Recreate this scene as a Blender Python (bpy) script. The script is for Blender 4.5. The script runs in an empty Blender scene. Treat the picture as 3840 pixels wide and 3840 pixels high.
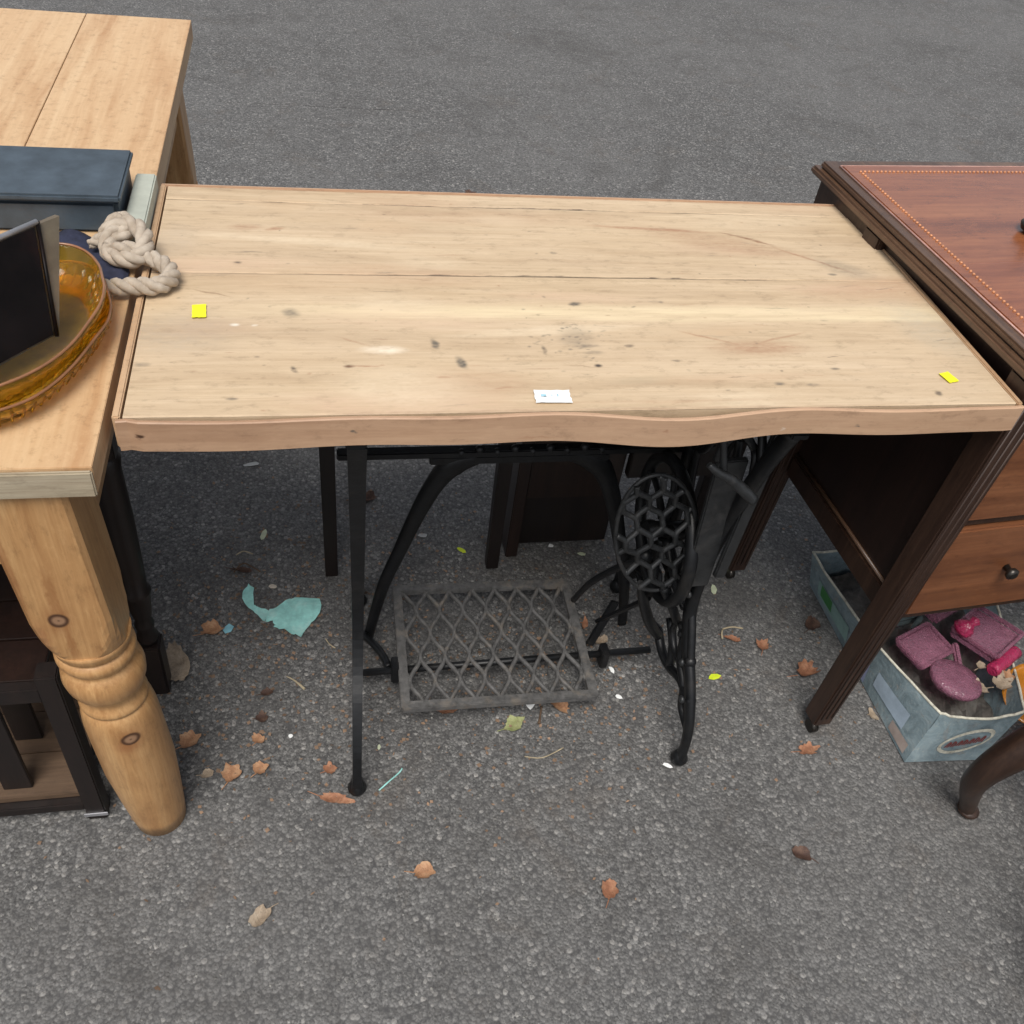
import bpy, bmesh, math, random
import numpy as np
from mathutils import Vector, Matrix, noise
S = bpy.context.scene
COL = S.collection
R = math.radians
PI = math.pi
rnd = random.Random(11)

# ------------------------------------------------------------------ camera
cd = bpy.data.cameras.new('camera'); cam = bpy.data.objects.new('camera', cd); COL.objects.link(cam)
cr, cu, cf = Vector((0.9799, -0.1653, 0.1113)), Vector((0.0358, 0.6947, 0.7184)), Vector((0.1961, 0.7000, -0.6867))
cm = Matrix((cr, cu, -cf)).transposed().to_quaternion().to_matrix().to_4x4()
cm.translation = (0.2099, -0.8045, 1.3992)
cam.matrix_world = cm
cd.sensor_width = 36; cd.lens = 33.08; cd.shift_y = -0.0013
cd.clip_start = 0.02; cd.clip_end = 300
S.camera = cam
# ------------------------------------------------------------------ world
W = bpy.data.worlds.new('World'); S.world = W; W.use_nodes = True
nt = W.node_tree; bg = nt.nodes['Background']
sky = nt.nodes.new('ShaderNodeTexSky'); sky.sky_type = 'NISHITA'; sky.sun_disc = False
SUN_EL, SUN_AZ = R(62), R(-160)                 # azimuth from +Y towards +X
sky.sun_elevation = SUN_EL; sky.sun_rotation = SUN_AZ
sky.air_density = 1.0; sky.dust_density = 3.0; sky.ozone_density = 1.0
hs = nt.nodes.new('ShaderNodeHueSaturation'); hs.inputs['Saturation'].default_value = 0.35
nt.links.new(sky.outputs[0], hs.inputs['Color']); nt.links.new(hs.outputs[0], bg.inputs['Color'])
bg.inputs['Strength'].default_value = 0.095
sd = bpy.data.lights.new('sun', 'SUN'); sd.energy = 1.9; sd.angle = R(30); sd.color = (1, .96, .9)
so = bpy.data.objects.new('sun', sd); COL.objects.link(so)
sv = Vector((math.sin(SUN_AZ)*math.cos(SUN_EL), math.cos(SUN_AZ)*math.cos(SUN_EL), math.sin(SUN_EL)))
so.rotation_euler = sv.to_track_quat('Z', 'Y').to_euler(); so.location = sv*20
S.view_settings.view_transform = 'Standard'; S.view_settings.look = 'None'
S.view_settings.exposure = 0.56; S.view_settings.gamma = 1
S.render.engine = 'CYCLES'; S.render.resolution_x = S.render.resolution_y = 1024

# ------------------------------------------------------------------ node helpers
def srgb(r, g, b):
    return tuple(((c/255)/12.92 if c/255 <= .04045 else ((c/255+.055)/1.055)**2.4) for c in (r, g, b)) + (1,)
class NT:
    def __init__(s, name):
        s.m = bpy.data.materials.new(name); s.m.use_nodes = True
        s.t = s.m.node_tree; s.b = s.t.nodes['Principled BSDF']
        s.tc = s.t.nodes.new('ShaderNodeTexCoord'); s.co = s.tc.outputs['Object']
    def n(s, typ, **k):
        x = s.t.nodes.new('ShaderNode'+typ)
        for a, v in k.items(): setattr(x, a, v)
        return x
    def L(s, a, b): s.t.links.new(a, b)
    def set(s, node, key, v):
        i = node.inputs[key]
        if hasattr(v, 'is_output'): s.L(v, i)
        else: i.default_value = v
    def map(s, vec, loc=(0,0,0), rot=(0,0,0), sc=(1,1,1), typ='POINT'):
        x = s.n('Mapping', vector_type=typ); s.L(vec, x.inputs['Vector'])
        x.inputs['Location'].default_value = loc; x.inputs['Rotation'].default_value = rot; x.inputs['Scale'].default_value = sc
        return x.outputs[0]
    def noise(s, vec, scale, detail=4, rough=.55, dist=0):
        x = s.n('TexNoise'); s.L(vec, x.inputs['Vector']); x.inputs['Scale'].default_value = scale
        x.inputs['Detail'].default_value = detail; x.inputs['Roughness'].default_value = rough; x.inputs['Distortion'].default_value = dist
        return x.outputs['Fac']
    def vor(s, vec, scale, feature='F1', out='Distance', rand=1):
        x = s.n('TexVoronoi', feature=feature); s.L(vec, x.inputs['Vector']); x.inputs['Scale'].default_value = scale
        x.inputs['Randomness'].default_value = rand
        return x.outputs[out]
    def ramp(s, fac, stops):
        x = s.n('ValToRGB'); s.L(fac, x.inputs[0]); e = x.color_ramp.elements
        while len(e) > 1: e.remove(e[-1])
        e[0].position, e[0].color = stops[0][0], col(stops[0][1])
        for p, c in stops[1:]:
            q = e.new(p); q.color = col(c)
        return x.outputs[0]
    def mr(s, v, a, b, c=0, d=1, smooth=False):
        x = s.n('MapRange'); x.interpolation_type = 'SMOOTHSTEP' if smooth else 'LINEAR'
        s.L(v, x.inputs[0])
        for i, k in enumerate((a, b, c, d)): x.inputs[i+1].default_value = k
        return x.outputs[0]
    def mix(s, fac, a, b, mode='MIX'):
        x = s.n('Mix', data_type='RGBA', blend_type=mode)
        s.set(x, 0, fac)
        for i, v in ((6, a), (7, b)):
            if hasattr(v, 'is_output'): s.L(v, x.inputs[i])
            else: x.inputs[i].default_value = col(v)
        return x.outputs[2]
    def math(s, op, a, b=0.0):
        x = s.n('Math', operation=op); s.set(x, 0, a); s.set(x, 1, b); return x.outputs[0]
    def bump(s, h, strength, dist=.001, nrm=None):
        x = s.n('Bump'); s.L(h, x.inputs['Height']); x.inputs['Strength'].default_value = strength; x.inputs['Distance'].default_value = dist
        if nrm is not None: s.L(nrm, x.inputs['Normal'])
        return x.outputs[0]
    def out(s, color, rough=.6, nrm=None, **k):
        s.set(s.b, 'Base Color', color if hasattr(color, 'is_output') else col(color)); s.set(s.b, 'Roughness', rough)
        if nrm is not None: s.L(nrm, s.b.inputs['Normal'])
        for a, v in k.items(): s.set(s.b, a.replace('_', ' '), v)
        return s.m
    def mark(s, vec, cx, cy, rx, ry, rot=0, soft=.3, ax=(0, 1)):
        loc = [0, 0, 0]; loc[ax[0]] = cx; loc[ax[1]] = cy
        sc = [50, 50, 50]; sc[ax[0]] = rx; sc[ax[1]] = ry
        ro = (0, 0, rot) if ax == (0, 1) else (0, 0, 0)
        v = s.map(vec, loc, ro, sc, 'TEXTURE')
        x = s.n('VectorMath', operation='LENGTH'); s.L(v, x.inputs[0])
        return s.mr(x.outputs['Value'], soft, 1, 1, 0, True)
def col(c):
    if isinstance(c, (int, float)): return (c, c, c, 1)
    return tuple(c) if len(c) == 4 else tuple(c)+(1,)

def wood(name, cols, axis=0, scale=1.0, rough=.6, marks=(), warp=.002, knots=(), bump=.25, stripes=(), ax=(0, 1), coat=0, fine=.5):
    """long grain along axis; marks = worn or stained spots with their own place on the board"""
    g = NT(name)
    sc = [34*scale]*3; sc[axis] = 2.2*scale
    wv = g.n('TexNoise'); g.L(g.co, wv.inputs['Vector']); wv.inputs['Scale'].default_value = 7; wv.inputs['Detail'].default_value = 3
    sub = g.n('VectorMath', operation='SUBTRACT'); g.L(wv.outputs['Color'], sub.inputs[0]); sub.inputs[1].default_value = (.5, .5, .5)
    scl = g.n('VectorMath', operation='SCALE'); g.L(sub.outputs[0], scl.inputs[0]); scl.inputs['Scale'].default_value = .02
    add = g.n('VectorMath', operation='ADD'); g.L(g.co, add.inputs[0]); g.L(scl.outputs[0], add.inputs[1])
    oi = g.n('ObjectInfo'); off = g.n('VectorMath', operation='ADD'); g.L(add.outputs[0], off.inputs[0]); g.L(oi.outputs['Random'], off.inputs[1])
    v = g.map(off.outputs[0], sc=sc)
    broad = g.noise(v, 1.0, 6, .62, .6)
    sc2 = [260*scale]*3; sc2[axis] = 9*scale
    fin = g.noise(g.map(g.co, sc=sc2), 1.0, 3, .6)
    sc3 = [5.]*3; sc3[axis] = 1.6
    cloud = g.noise(g.map(off.outputs[0], sc=sc3), 1.0, 4, .6, .5)
    c = g.ramp(broad, [(.30, cols[0]), (.5, cols[1]), (.72, cols[2])])
    c = g.mix(g.mr(cloud, .35, .7, 0, .55), c, cols[3])
    c = g.mix(g.mr(fin, .35, .62, fine, 0), c, cols[0])
    spot = g.noise(g.map(g.co, sc=(30, 75, 75) if axis == 0 else (75, 75, 30)), 1.0, 6, .75)
    c = g.mix(g.mr(spot, .53, .72, 0, .5), c, tuple(x*.55 for x in cols[0]))
    c = g.mix(g.mr(spot, .44, .30, 0, .22), c, tuple(min(1, x*1.2) for x in cols[2]))
    # small grain distortion for the marks
    n2 = g.n('TexNoise'); g.L(g.map(g.co, sc=(60, 140, 140) if axis == 0 else (140, 140, 60)), n2.inputs['Vector']); n2.inputs['Scale'].default_value = 1.6; n2.inputs['Detail'].default_value = 4
    s2 = g.n('VectorMath', operation='SUBTRACT'); g.L(n2.outputs['Color'], s2.inputs[0]); s2.inputs[1].default_value = (.5, .5, .5)
    k2 = g.n('VectorMath', operation='SCALE'); g.L(s2.outputs[0], k2.inputs[0]); k2.inputs['Scale'].default_value = .012
    a2 = g.n('VectorMath', operation='ADD'); g.L(g.co, a2.inputs[0]); g.L(k2.outputs[0], a2.inputs[1]); mv = a2.outputs[0]
    for (y0, y1, cc, st) in stripes:
        x = g.n('SeparateXYZ'); g.L(add.outputs[0], x.inputs[0]); y = x.outputs[1]
        f = g.math('MULTIPLY', g.mr(y, y0-.010, y0+.006, 0, 1, True), g.mr(y, y1-.010, y1+.010, 1, 0, True))
        f = g.math('MULTIPLY', f, g.math('MULTIPLY', g.mr(x.outputs[0], .08, .32, .15, 1, True), g.mr(g.noise(g.map(g.co, sc=(5, 60, 1)), 1.0, 5, .65), .34, .62, .3, 1)))
        c = g.mix(g.math('MULTIPLY', f, st), c, cc)
    for mk in marks:
        (cx, cy, rx, ry, rot, cc, st) = mk
        c = g.mix(g.math('MULTIPLY', g.mark(mv, cx, cy, rx, ry, rot, .2, ax), st), c, cc)
    for (cx, cy, rr, el) in knots:
        mv = add.outputs[0]; halo = g.mark(mv, cx, cy, rr*1.9, rr*el*3.2, 0, .1, ax)
        c = g.mix(g.math('MULTIPLY', halo, .55), c, cols[4])
        c = g.mix(g.math('MULTIPLY', g.mark(mv, cx, cy, rr*1.1, rr*el*1.05, 0, .72, ax), .95), c, (.055, .022, .01))
        c = g.mix(g.math('MULTIPLY', g.mark(mv, cx, cy, rr*.78, rr*el*.72, 0, .5, ax), .95), c, (.30, .17, .095)); c = g.mix(g.math('MULTIPLY', g.mark(mv, cx, cy, rr*.18, rr*.18, 0, .2, ax), .8), c, (.08, .04, .02))
    b = g.bump(fin, bump, .0006); b = g.bump(broad, bump*.6, .001, b)
    return g.out(c, g.mr(cloud, .3, .7, rough-.07, rough+.08), b, Coat_Weight=coat, Coat_Roughness=.25)

def plain(name, c, rough=.5, metal=0, var=.25, nscale=40, bump=.15, dirt=None, **k):
    g = NT(name)
    n1 = g.noise(g.co, nscale, 5, .65)
    a = tuple(x*(1-var) for x in c[:3]); b = tuple(min(1, x*(1+var)) for x in c[:3])
    cc = g.ramp(n1, [(.3, a), (.7, b)])
    if dirt: cc = g.mix(g.mr(g.noise(g.co, nscale*.35, 5, .7, .4), .52, .68, 0, dirt[1]), cc, dirt[0])
    return g.out(cc, rough, g.bump(n1, bump, .001), Metallic=metal, **k)

# ------------------------------------------------------------------ mesh helpers
class MB:
    def __init__(s): s.v = []; s.f = []; s.sm = []
    def add(s, vs, fs, smooth=False):
        o = len(s.v); s.v += [tuple(v) for v in vs]; s.f += [tuple(i+o for i in f) for f in fs]; s.sm += [smooth]*len(fs); return s
    def box(s, a, b, bev=.0015, M=None, jit=0):
        bm = bmesh.new(); bmesh.ops.create_cube(bm, size=1)
        d = [b[i]-a[i] for i in range(3)]
        for v in bm.verts:
            v.co = Vector([a[i]+(v.co[i]+.5)*d[i]+(rnd.uniform(-jit, jit) if jit else 0) for i in range(3)])
        bev = min(bev, min(abs(x) for x in d)*.3)
        if bev: bmesh.ops.bevel(bm, geom=bm.edges[:], offset=bev, segments=2, affect='EDGES')
        if M: bmesh.ops.transform(bm, matrix=M, verts=bm.verts)
        bm.verts.index_update(); s.add([v.co[:] for v in bm.verts], [[v.index for v in f.verts] for f in bm.faces]); bm.free(); return s
    def beam(s, p, q, w, h, w2=None, h2=None, bev=.0015, up=(0, 1, 0)):
        p, q = Vector(p), Vector(q); w2 = w2 or w; h2 = h2 or h
        z = (q-p).normalized(); x = Vector(up).cross(z).normalized(); y = z.cross(x)
        bm = bmesh.new(); vs = []
        for c, ww, hh in ((p, w, h), (q, w2, h2)):
            for sx, sy in ((-1, -1), (1, -1), (1, 1), (-1, 1)): vs.append(bm.verts.new(c+x*sx*ww/2+y*sy*hh/2))
        bm.faces.new(vs[3::-1]); bm.faces.new(vs[4:])
        for i in range(4): j = (i+1) % 4; bm.faces.new((vs[i], vs[j], vs[4+j], vs[4+i]))
        if bev: bmesh.ops.bevel(bm, geom=bm.edges[:], offset=bev, segments=2, affect='EDGES')
        bm.verts.index_update(); s.add([v.co[:] for v in bm.verts], [[v.index for v in f.verts] for f in bm.faces]); bm.free(); return s
    def tube(s, pts, r, sides=8, closed=False, cap=True, flat=None, nrm=None, sub=0):
        P = [Vector(p) for p in pts]; n = len(P)
        rr = [r]*n if isinstance(r, (int, float)) else list(r)
        if sub: P, rr = smoothpath(P, rr, sub, closed); n = len(P)
        T = []
        for i in range(n):
            a = P[(i-1) % n] if (closed or i > 0) else P[i]; b = P[(i+1) % n] if (closed or i < n-1) else P[i]
            t = (b-a); T.append(t.normalized() if t.length > 1e-9 else Vector((0, 0, 1)))
        N = Vector(nrm) if nrm else T[0].orthogonal()
        vs = []
        for i in range(n):
            if nrm: N = Vector(nrm)
            N = (N - T[i]*N.dot(T[i])).normalized(); B = T[i].cross(N)
            fx, fy = flat or (1, 1)
            for k in range(sides):
                a = 2*PI*(k+.5)/sides; vs.append(P[i]+N*math.cos(a)*rr[i]*fx+B*math.sin(a)*rr[i]*fy)
        fs = []
        for i in range(n if closed else n-1):
            for k in range(sides):
                j = (i+1) % n; k2 = (k+1) % sides
                fs.append((i*sides+k, i*sides+k2, j*sides+k2, j*sides+k))
        s.add(vs, fs, sides > 5)
        if cap and not closed: s.add(vs[:sides], [tuple(range(sides))[::-1]]); s.add(vs[-sides:], [tuple(range(sides))])
        return s
    def lathe(s, prof, c=(0, 0), seg=28, smooth=True, M=None):
        vs = []; fs = []
        for z, r in prof:
            for k in range(seg):
                a = 2*PI*k/seg; v = Vector((c[0]+r*math.cos(a), c[1]+r*math.sin(a), z)); vs.append(M @ v if M else v)
        for i in range(len(prof)-1):
            for k in range(seg):
                k2 = (k+1) % seg; fs.append((i*seg+k, i*seg+k2, (i+1)*seg+k2, (i+1)*seg+k))
        s.add(vs, fs, smooth); m = len(prof)-1
        s.add(vs[:seg], [tuple(range(seg))[::-1]]); s.add(vs[m*seg:], [tuple(range(seg))]); return s
    def prism(s, poly, z0, z1):
        n = len(poly); vs = [(x, y, z0) for x, y in poly]+[(x, y, z1) for x, y in poly]
        s.add(vs, [tuple(range(n))[::-1], tuple(range(n, 2*n))]+[(i, (i+1) % n, n+(i+1) % n, n+i) for i in range(n)]); return s
    def sphere(s, c, r, sc=(1, 1, 1), u=12, v=8):
        prof = [(math.cos(PI*(1-i/v))*r, max(1e-5, math.sin(PI*i/v)*r)) for i in range(v+1)]
        s.lathe(prof, seg=u, M=Matrix.Translation(c) @ Matrix.Diagonal((*sc, 1))); return s
    def build(s, name, m, parent=None, loc=None, rot=None):
        me = bpy.data.meshes.new(name); me.from_pydata(s.v, [], s.f); me.polygons.foreach_set('use_smooth', s.sm)
        me.materials.append(m); me.validate(); me.update()
        bm_ = bmesh.new(); bm_.from_mesh(me); bmesh.ops.remove_doubles(bm_, verts=bm_.verts, dist=1e-6); bmesh.ops.recalc_face_normals(bm_, faces=bm_.faces); bm_.to_mesh(me); bm_.free()
        o = bpy.data.objects.new(name, me); COL.objects.link(o)
        if parent: o.parent = parent
        if loc: o.location = loc
        if rot: o.rotation_euler = rot
        return o
def smoothpath(P, rr, sub, closed=False):
    n = len(P); Q = []; q = []
    for i in range(n if closed else n-1):
        g = lambda k: P[k % n] if closed else P[max(0, min(n-1, k))]
        p0, p1, p2, p3 = g(i-1), g(i), g(i+1), g(i+2); ra, rb = rr[i], rr[(i+1) % n]
        for j in range(sub):
            t = j/sub
            Q.append(.5*((2*p1)+(p2-p0)*t+(2*p0-5*p1+4*p2-p3)*t*t+(3*p1-p0-3*p2+p3)*t**3)); q.append(ra+(rb-ra)*t)
    if not closed: Q.append(P[-1]); q.append(rr[-1])
    return Q, q
def tag(o, label, cat, group=None, kind=None):
    if label: o['label'] = label
    if cat: o['category'] = cat
    if group: o['group'] = group
    if kind: o['kind'] = kind
    return o
def thing(name, label, cat, loc=(0, 0, 0), rz=0, group=None, rot=None):
    o = bpy.data.objects.new(name, None); COL.objects.link(o); o.location = loc; o.rotation_euler = rot or (0, 0, rz); o.empty_display_size = .05
    return tag(o, label, cat, group)

# ------------------------------------------------------------------ materials
def asphalt():
    g = NT('asphalt')
    big = g.noise(g.co, 1.3, 4, .6); mid = g.noise(g.co, 14, 5, .65)
    cell = g.n('TexVoronoi'); g.L(g.co, cell.inputs['Vector']); cell.inputs['Scale'].default_value = 165
    sx = g.n('SeparateColor'); g.L(cell.outputs['Color'], sx.inputs[0])
    cell2 = g.n('TexVoronoi'); g.L(g.co, cell2.inputs['Vector']); cell2.inputs['Scale'].default_value = 420
    s2 = g.n('SeparateColor'); g.L(cell2.outputs['Color'], s2.inputs[0])
    c = g.ramp(sx.outputs[0], [(0, (.044, .043, .042)), (.5, (.102, .100, .097)), (.82, (.172, .169, .165)), (.94, (.28, .275, .265)), (1, (.46, .44, .41))])
    c = g.mix(.45, c, g.ramp(s2.outputs[1], [(0, (.035, .036, .038)), (.7, (.14, .138, .135)), (1, (.29, .285, .27))]))
    c = g.mix(g.mr(mid, .42, .66, 0, .5), c, (.085, .081, .078))
    c = g.mix(g.mr(big, .4, .65, 0, .4), c, (.160, .157, .153))
    c = g.mix(g.mr(g.noise(g.co, 5, 6, .75, .5), .56, .7, 0, .45), c, (.105, .086, .070))
    c = g.mix(g.mr(g.noise(g.map(g.co, (3, 7, 0)), 2.6, 7, .8, .8), .52, .64, 0, .5), c, (.07, .066, .062))
    gap = g.mr(cell.outputs['Distance'], .0, .55, 1, 0)
    c = g.mix(g.mr(cell.outputs['Distance'], .5, .8, 0, .5), c, (.02, .02, .022))
    b = g.bump(mid, .5, .004); b = g.bump(gap, .6, .0028, b); b = g.bump(s2.outputs[0], .35, .0012, b)
    return g.out(c, .82, b)
M_asph = asphalt()
T0, T1, T2, T3, T4 = (.41, .29, .175), (.55, .415, .265), (.62, .48, .32), (.58, .45, .315), (.42, .25, .13)
dk, gy, rd = (.045, .036, .032), (.085, .08, .068), (.33, .17, .095)
tm = [(.114, .321, .007, .004, 0, dk, .85), (.539, .361, .008, .004, 0, gy, .7), (.945, .313, .010, .004, 0, gy, .8),
      (.347, .136, .006, .014, .3, gy, .85), (.375, .099, .007, .017, .2, gy, .85), (.245, .092, .010, .0045, 0, (.09, .04, .02), .9),
      (.262, .092, .03, .002, 0, rd, .7), (.184, .087, .004, .009, .5, dk, .8), (.542, .228, .011, .006, 0, gy, .85), (.539, .091, .007, .004, 0, dk, .95),
      (.591, .131, .008, .004, 0, dk, .7), (.479, .124, .004, .012, .2, dk, .7), (.525, .150, .03, .03, 0, gy, .32), (.535, .131, .022, .005, 0, gy, .5), (.540, .118, .018, .004, 0, gy, .45),
      (.286, .125, .034, .011, 0, (.80, .70, .55), .75), (.021, .098, .012, .005, 0, gy, .45), (.119, .035, .008, .003, 0, gy, .6), (.180, .204, .014, .013, 0, gy, .55),
      (.759, .127, .085, .022, 0, rd, .5), (.70, .150, .05, .003, -.4, rd, .6), (.80, .150, .05, .003, .35, rd, .5), (.846, .081, .009, .004, 0, gy, .7), (.759, .052, .010, .005, 0, gy, .65), (.803, .048, .013, .004, 0, gy, .55),
      (.963, .027, .006, .006, .8, dk, .85), (.58, .06, .05, .012, .1, (.40, .33, .22), .3),
      (.70, .437, .12, .006, -.08, rd, .7), (.85, .412, .055, .004, -.45, (.2, .1, .05), .8), (.93, .355, .09, .004, -.65, rd, .6), (.80, .40, .16, .035, -.3, rd, .35), (.97, .33, .06, .03, -.6, gy, .3),
      (.159, .412, .02, .006, .3, rd, .6), (.12, .415, .03, .012, 0, rd, .4), (.085, .247, .032, .0022, -.35, (.25, .16, .09), .8), (.04, .265, .02, .002, -.1, (.25, .16, .09), .6),
      (.113, .178, .008, .004, 0, (.85, .8, .68), .8), (.137, .176, .005, .003, 0, (.85, .8, .68), .7), (.25, .143, .03, .002, -.5, rd, .5),
      (.62, .02, .2, .004, 0, rd, .25), (.30, .30, .02, .003, 0, gy, .4), (.45, .46, .3, .03, 0, rd, .2), (.05, .16, .10, .06, 0, (.40, .34, .27), .35), (.03, .37, .04, .06, 0, (.4, .34, .27), .25), (1.03, .17, .06, .1, .4, (.42, .38, .3), .35),
      (.35, .07, .012, .003, 0, rd, .45), (.64, .1, .006, .003, 0, gy, .5), (.69, .04, .004, .002, 0, dk, .6), (.88, .19, .008, .003, 0, gy, .4), (.42, .05, .01, .003, 0, rd, .4), (.66, .235, .006, .003, 0, gy, .6)]
_r = random.Random(5)
for _i in range(170):      # small dents, specks, splits and rubbed patches in the old pine
    _k = _r.choice((dk, gy, gy, rd, rd, (.30, .2, .12))); _b = _r.random() < .4
    tm.append((_r.uniform(.02, 1.05), _r.uniform(.012, .50), _r.uniform(.008, .04) if _b else _r.uniform(.0015, .0045), _r.uniform(.0009, .0018) if _b else _r.uniform(.001, .003), _r.uniform(-.2, .2), _k, _r.uniform(.2, .6)))
for _i in range(26):
    tm.insert(0, (_r.uniform(.0, 1.05), _r.uniform(.0, .52), _r.uniform(.05, .22), _r.uniform(.010, .05), _r.uniform(-.12, .12), _r.choice(((.46, .29, .18), (.42, .36, .26), (.70, .57, .40), (.60, .42, .29), (.52, .36, .22))), _r.uniform(.25, .55)))
for _i in range(60):       # darker specks gathered round the middle
    tm.append((_r.gauss(.53, .035), _r.gauss(.15, .035), _r.uniform(.0015, .006), _r.uniform(.001, .0028), _r.uniform(-.6, .6), gy, _r.uniform(.25, .65)))
def vnoise(x, y, seed):
    g_ = np.random.RandomState(seed).rand(64, 64); xi = np.floor(x).astype(int); yi = np.floor(y).astype(int); fx_ = x-xi; fy_ = y-yi
    fx_ = fx_*fx_*(3-2*fx_); fy_ = fy_*fy_*(3-2*fy_); a = g_[xi % 64, yi % 64]; b_ = g_[(xi+1) % 64, yi % 64]; c = g_[xi % 64, (yi+1) % 64]; d = g_[(xi+1) % 64, (yi+1) % 64]
    return (a*(1-fx_)+b_*fx_)*(1-fy_)+(c*(1-fx_)+d*fx_)*fy_
def stains_and_shade(co):
    """colour and strength of the wear marks and painted seam shade for an array of board points"""
    x, y = co[:, 0].copy(), co[:, 1].copy(); rgb = np.zeros((len(x), 3)); al = np.zeros(len(x))
    wx = sum((vnoise(x*f*.6, y*f*1.4, i)-.5)*.0035*30/f**.75 for i, f in enumerate((45, 110, 260, 520)))*.8; wy = sum((vnoise(x*f*.6, y*f*1.4, i+9)-.5)*.0018*30/f**.75 for i, f in enumerate((45, 110, 260, 520)))*.8
    tex = .35+.9*vnoise(x*230, y*520, 21)*.6+.5*vnoise(x*60, y*300, 22)
    for (cx, cy, rx, ry, rot, cc, st) in tm:
        k = max(rx, ry)*1.8+.012; sel = np.nonzero((abs(x-cx) < k) & (abs(y-cy) < k))[0]
        if not len(sel): continue
        dx = x[sel]+wx[sel]-cx; dy = y[sel]+wy[sel]-cy; ca, sa = math.cos(rot), math.sin(rot)
        r_ = np.sqrt(((dx*ca+dy*sa)/rx)**2+((-dx*sa+dy*ca)/ry)**2); m_ = np.clip((1.05-r_)/.8, 0, 1); m_ = m_*m_*(3-2*m_)*st*np.clip(tex[sel], 0, 1.15); m_ = np.clip(m_, 0, .97)
        a0 = al[sel]; a1 = m_+a0*(1-m_); w_ = np.where(a1 > 1e-5, m_/np.maximum(a1, 1e-5), 0)[:, None]
        rgb[sel] = rgb[sel]*(1-w_)+np.array(cc[:3])*w_; al[sel] = a1
    return np.concatenate([rgb, al[:, None]], 1)
for _y in (.2951, .4911):  # shade of the open board seams, painted in as thin dark lines
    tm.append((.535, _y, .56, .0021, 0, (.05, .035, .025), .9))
tm.append((.535, .006, .56, .003, 0, (.2, .13, .08), .5)); tm.append((.53, .004, .4, .006, 0, (.45, .31, .2), .4))
M_top = wood('scrubbed_pine_top', (T0, T1, T2, T3, T4), 0, 1, .62, (), stripes=[(.192, .222, (.80, .67, .43), .6)], bump=.35, fine=.34)
def add_stain_shade(m):
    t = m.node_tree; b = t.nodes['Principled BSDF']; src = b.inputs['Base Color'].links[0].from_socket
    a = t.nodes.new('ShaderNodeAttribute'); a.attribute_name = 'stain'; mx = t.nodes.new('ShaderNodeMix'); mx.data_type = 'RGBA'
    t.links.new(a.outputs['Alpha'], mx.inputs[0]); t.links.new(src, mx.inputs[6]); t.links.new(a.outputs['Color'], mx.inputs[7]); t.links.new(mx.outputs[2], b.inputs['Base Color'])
add_stain_shade(M_top)
M_edge = wood('pine_edging', ((.33, .19, .11), (.46, .29, .18), (.52, .34, .215), (.48, .31, .20), T4), 0, 1, .5, [(.026, .742, .007, .0045, 0, (.05, .02, .01), .95), (.245, .743, .005, .003, 0, gy, .8), (.847, .737, .005, .003, 0, gy, .7), (.60, .74, .003, .003, 0, rd, .7), (.75, .735, .003, .004, 0, (.6, .5, .4), .7), (.45, .728, .03, .002, 0, rd, .4)], bump=.25, fine=.25, ax=(0, 2))
M_edgey = wood('pine_side_edging', ((.36, .21, .11), (.52, .34, .2), (.60, .42, .26), (.55, .38, .23), T4), 1, 1, .5, bump=.15, fine=.2)
K = ((.40, .20, .08), (.60, .40, .22), (.68, .49, .29), (.63, .43, .25), (.36, .15, .05))
M_kt = wood('waxed_pine', K, 1, .55, .42, [(-.04, -.035, .004, .008, .2, (.1, .05, .03), .8), (-.11, -.065, .015, .012, 0, (.07, .03, .05), .9)], bump=.15, fine=.2)
M_kend = wood('worn_pine_end', ((.26, .20, .13), (.38, .31, .21), (.46, .38, .27), (.36, .32, .24), K[4]), 0, 1.5, .7, bump=.4)
KL = ((.30, .145, .052), (.48, .275, .115), (.58, .37, .175), (.44, .225, .088), (.22, .075, .02))
M_kleg = wood('waxed_pine_leg', KL, 2, 1.1, .38, [(-.024, .575, .008, .055, 0, (.25, .10, .03), .6), (-.020, .480, .007, .04, 0, (.25, .10, .03), .6), (-.060, .60, .012, .12, 0, (.27, .11, .04), .6), (-.048, .49, .012, .05, 0, (.27, .10, .035), .5), (.006, .262, .02, .02, 0, (.3, .12, .045), .5), (.0, .355, .03, .008, 0, (.2, .11, .05), .45)], knots=[(-.024, .524, .0115, 1.15), (.013, .278, .012, 1.0)], bump=.2, fine=.45, ax=(0, 2), coat=.15)
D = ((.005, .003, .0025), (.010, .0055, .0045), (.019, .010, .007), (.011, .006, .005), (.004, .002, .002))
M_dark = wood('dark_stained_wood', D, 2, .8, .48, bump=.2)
D2 = ((.018, .008, .005), (.040, .020, .012), (.062, .033, .020), (.036, .017, .011), (.02, .01, .006))
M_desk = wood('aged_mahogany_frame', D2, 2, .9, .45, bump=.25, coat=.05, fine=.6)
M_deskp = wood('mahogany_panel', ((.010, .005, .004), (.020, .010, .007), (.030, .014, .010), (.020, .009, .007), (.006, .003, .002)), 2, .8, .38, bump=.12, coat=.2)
D3 = ((.09, .032, .014), (.18, .068, .028), (.27, .112, .05), (.19, .07, .028), (.06, .02, .01))
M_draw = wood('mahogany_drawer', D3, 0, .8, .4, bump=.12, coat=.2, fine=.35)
D4 = ((.14, .042, .018), (.27, .092, .036), (.38, .145, .058), (.25, .075, .035), (.08, .02, .01))
M_dtop = wood('red_mahogany_top', D4, 0, .7, .26, bump=.05, coat=.6, fine=.35)
M_moul = wood('mahogany_moulding', ((.05, .026, .015), (.11, .06, .034), (.17, .098, .055), (.10, .052, .03), (.05, .02, .01)), 1, .8, .38, bump=.1, coat=.3)
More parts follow.
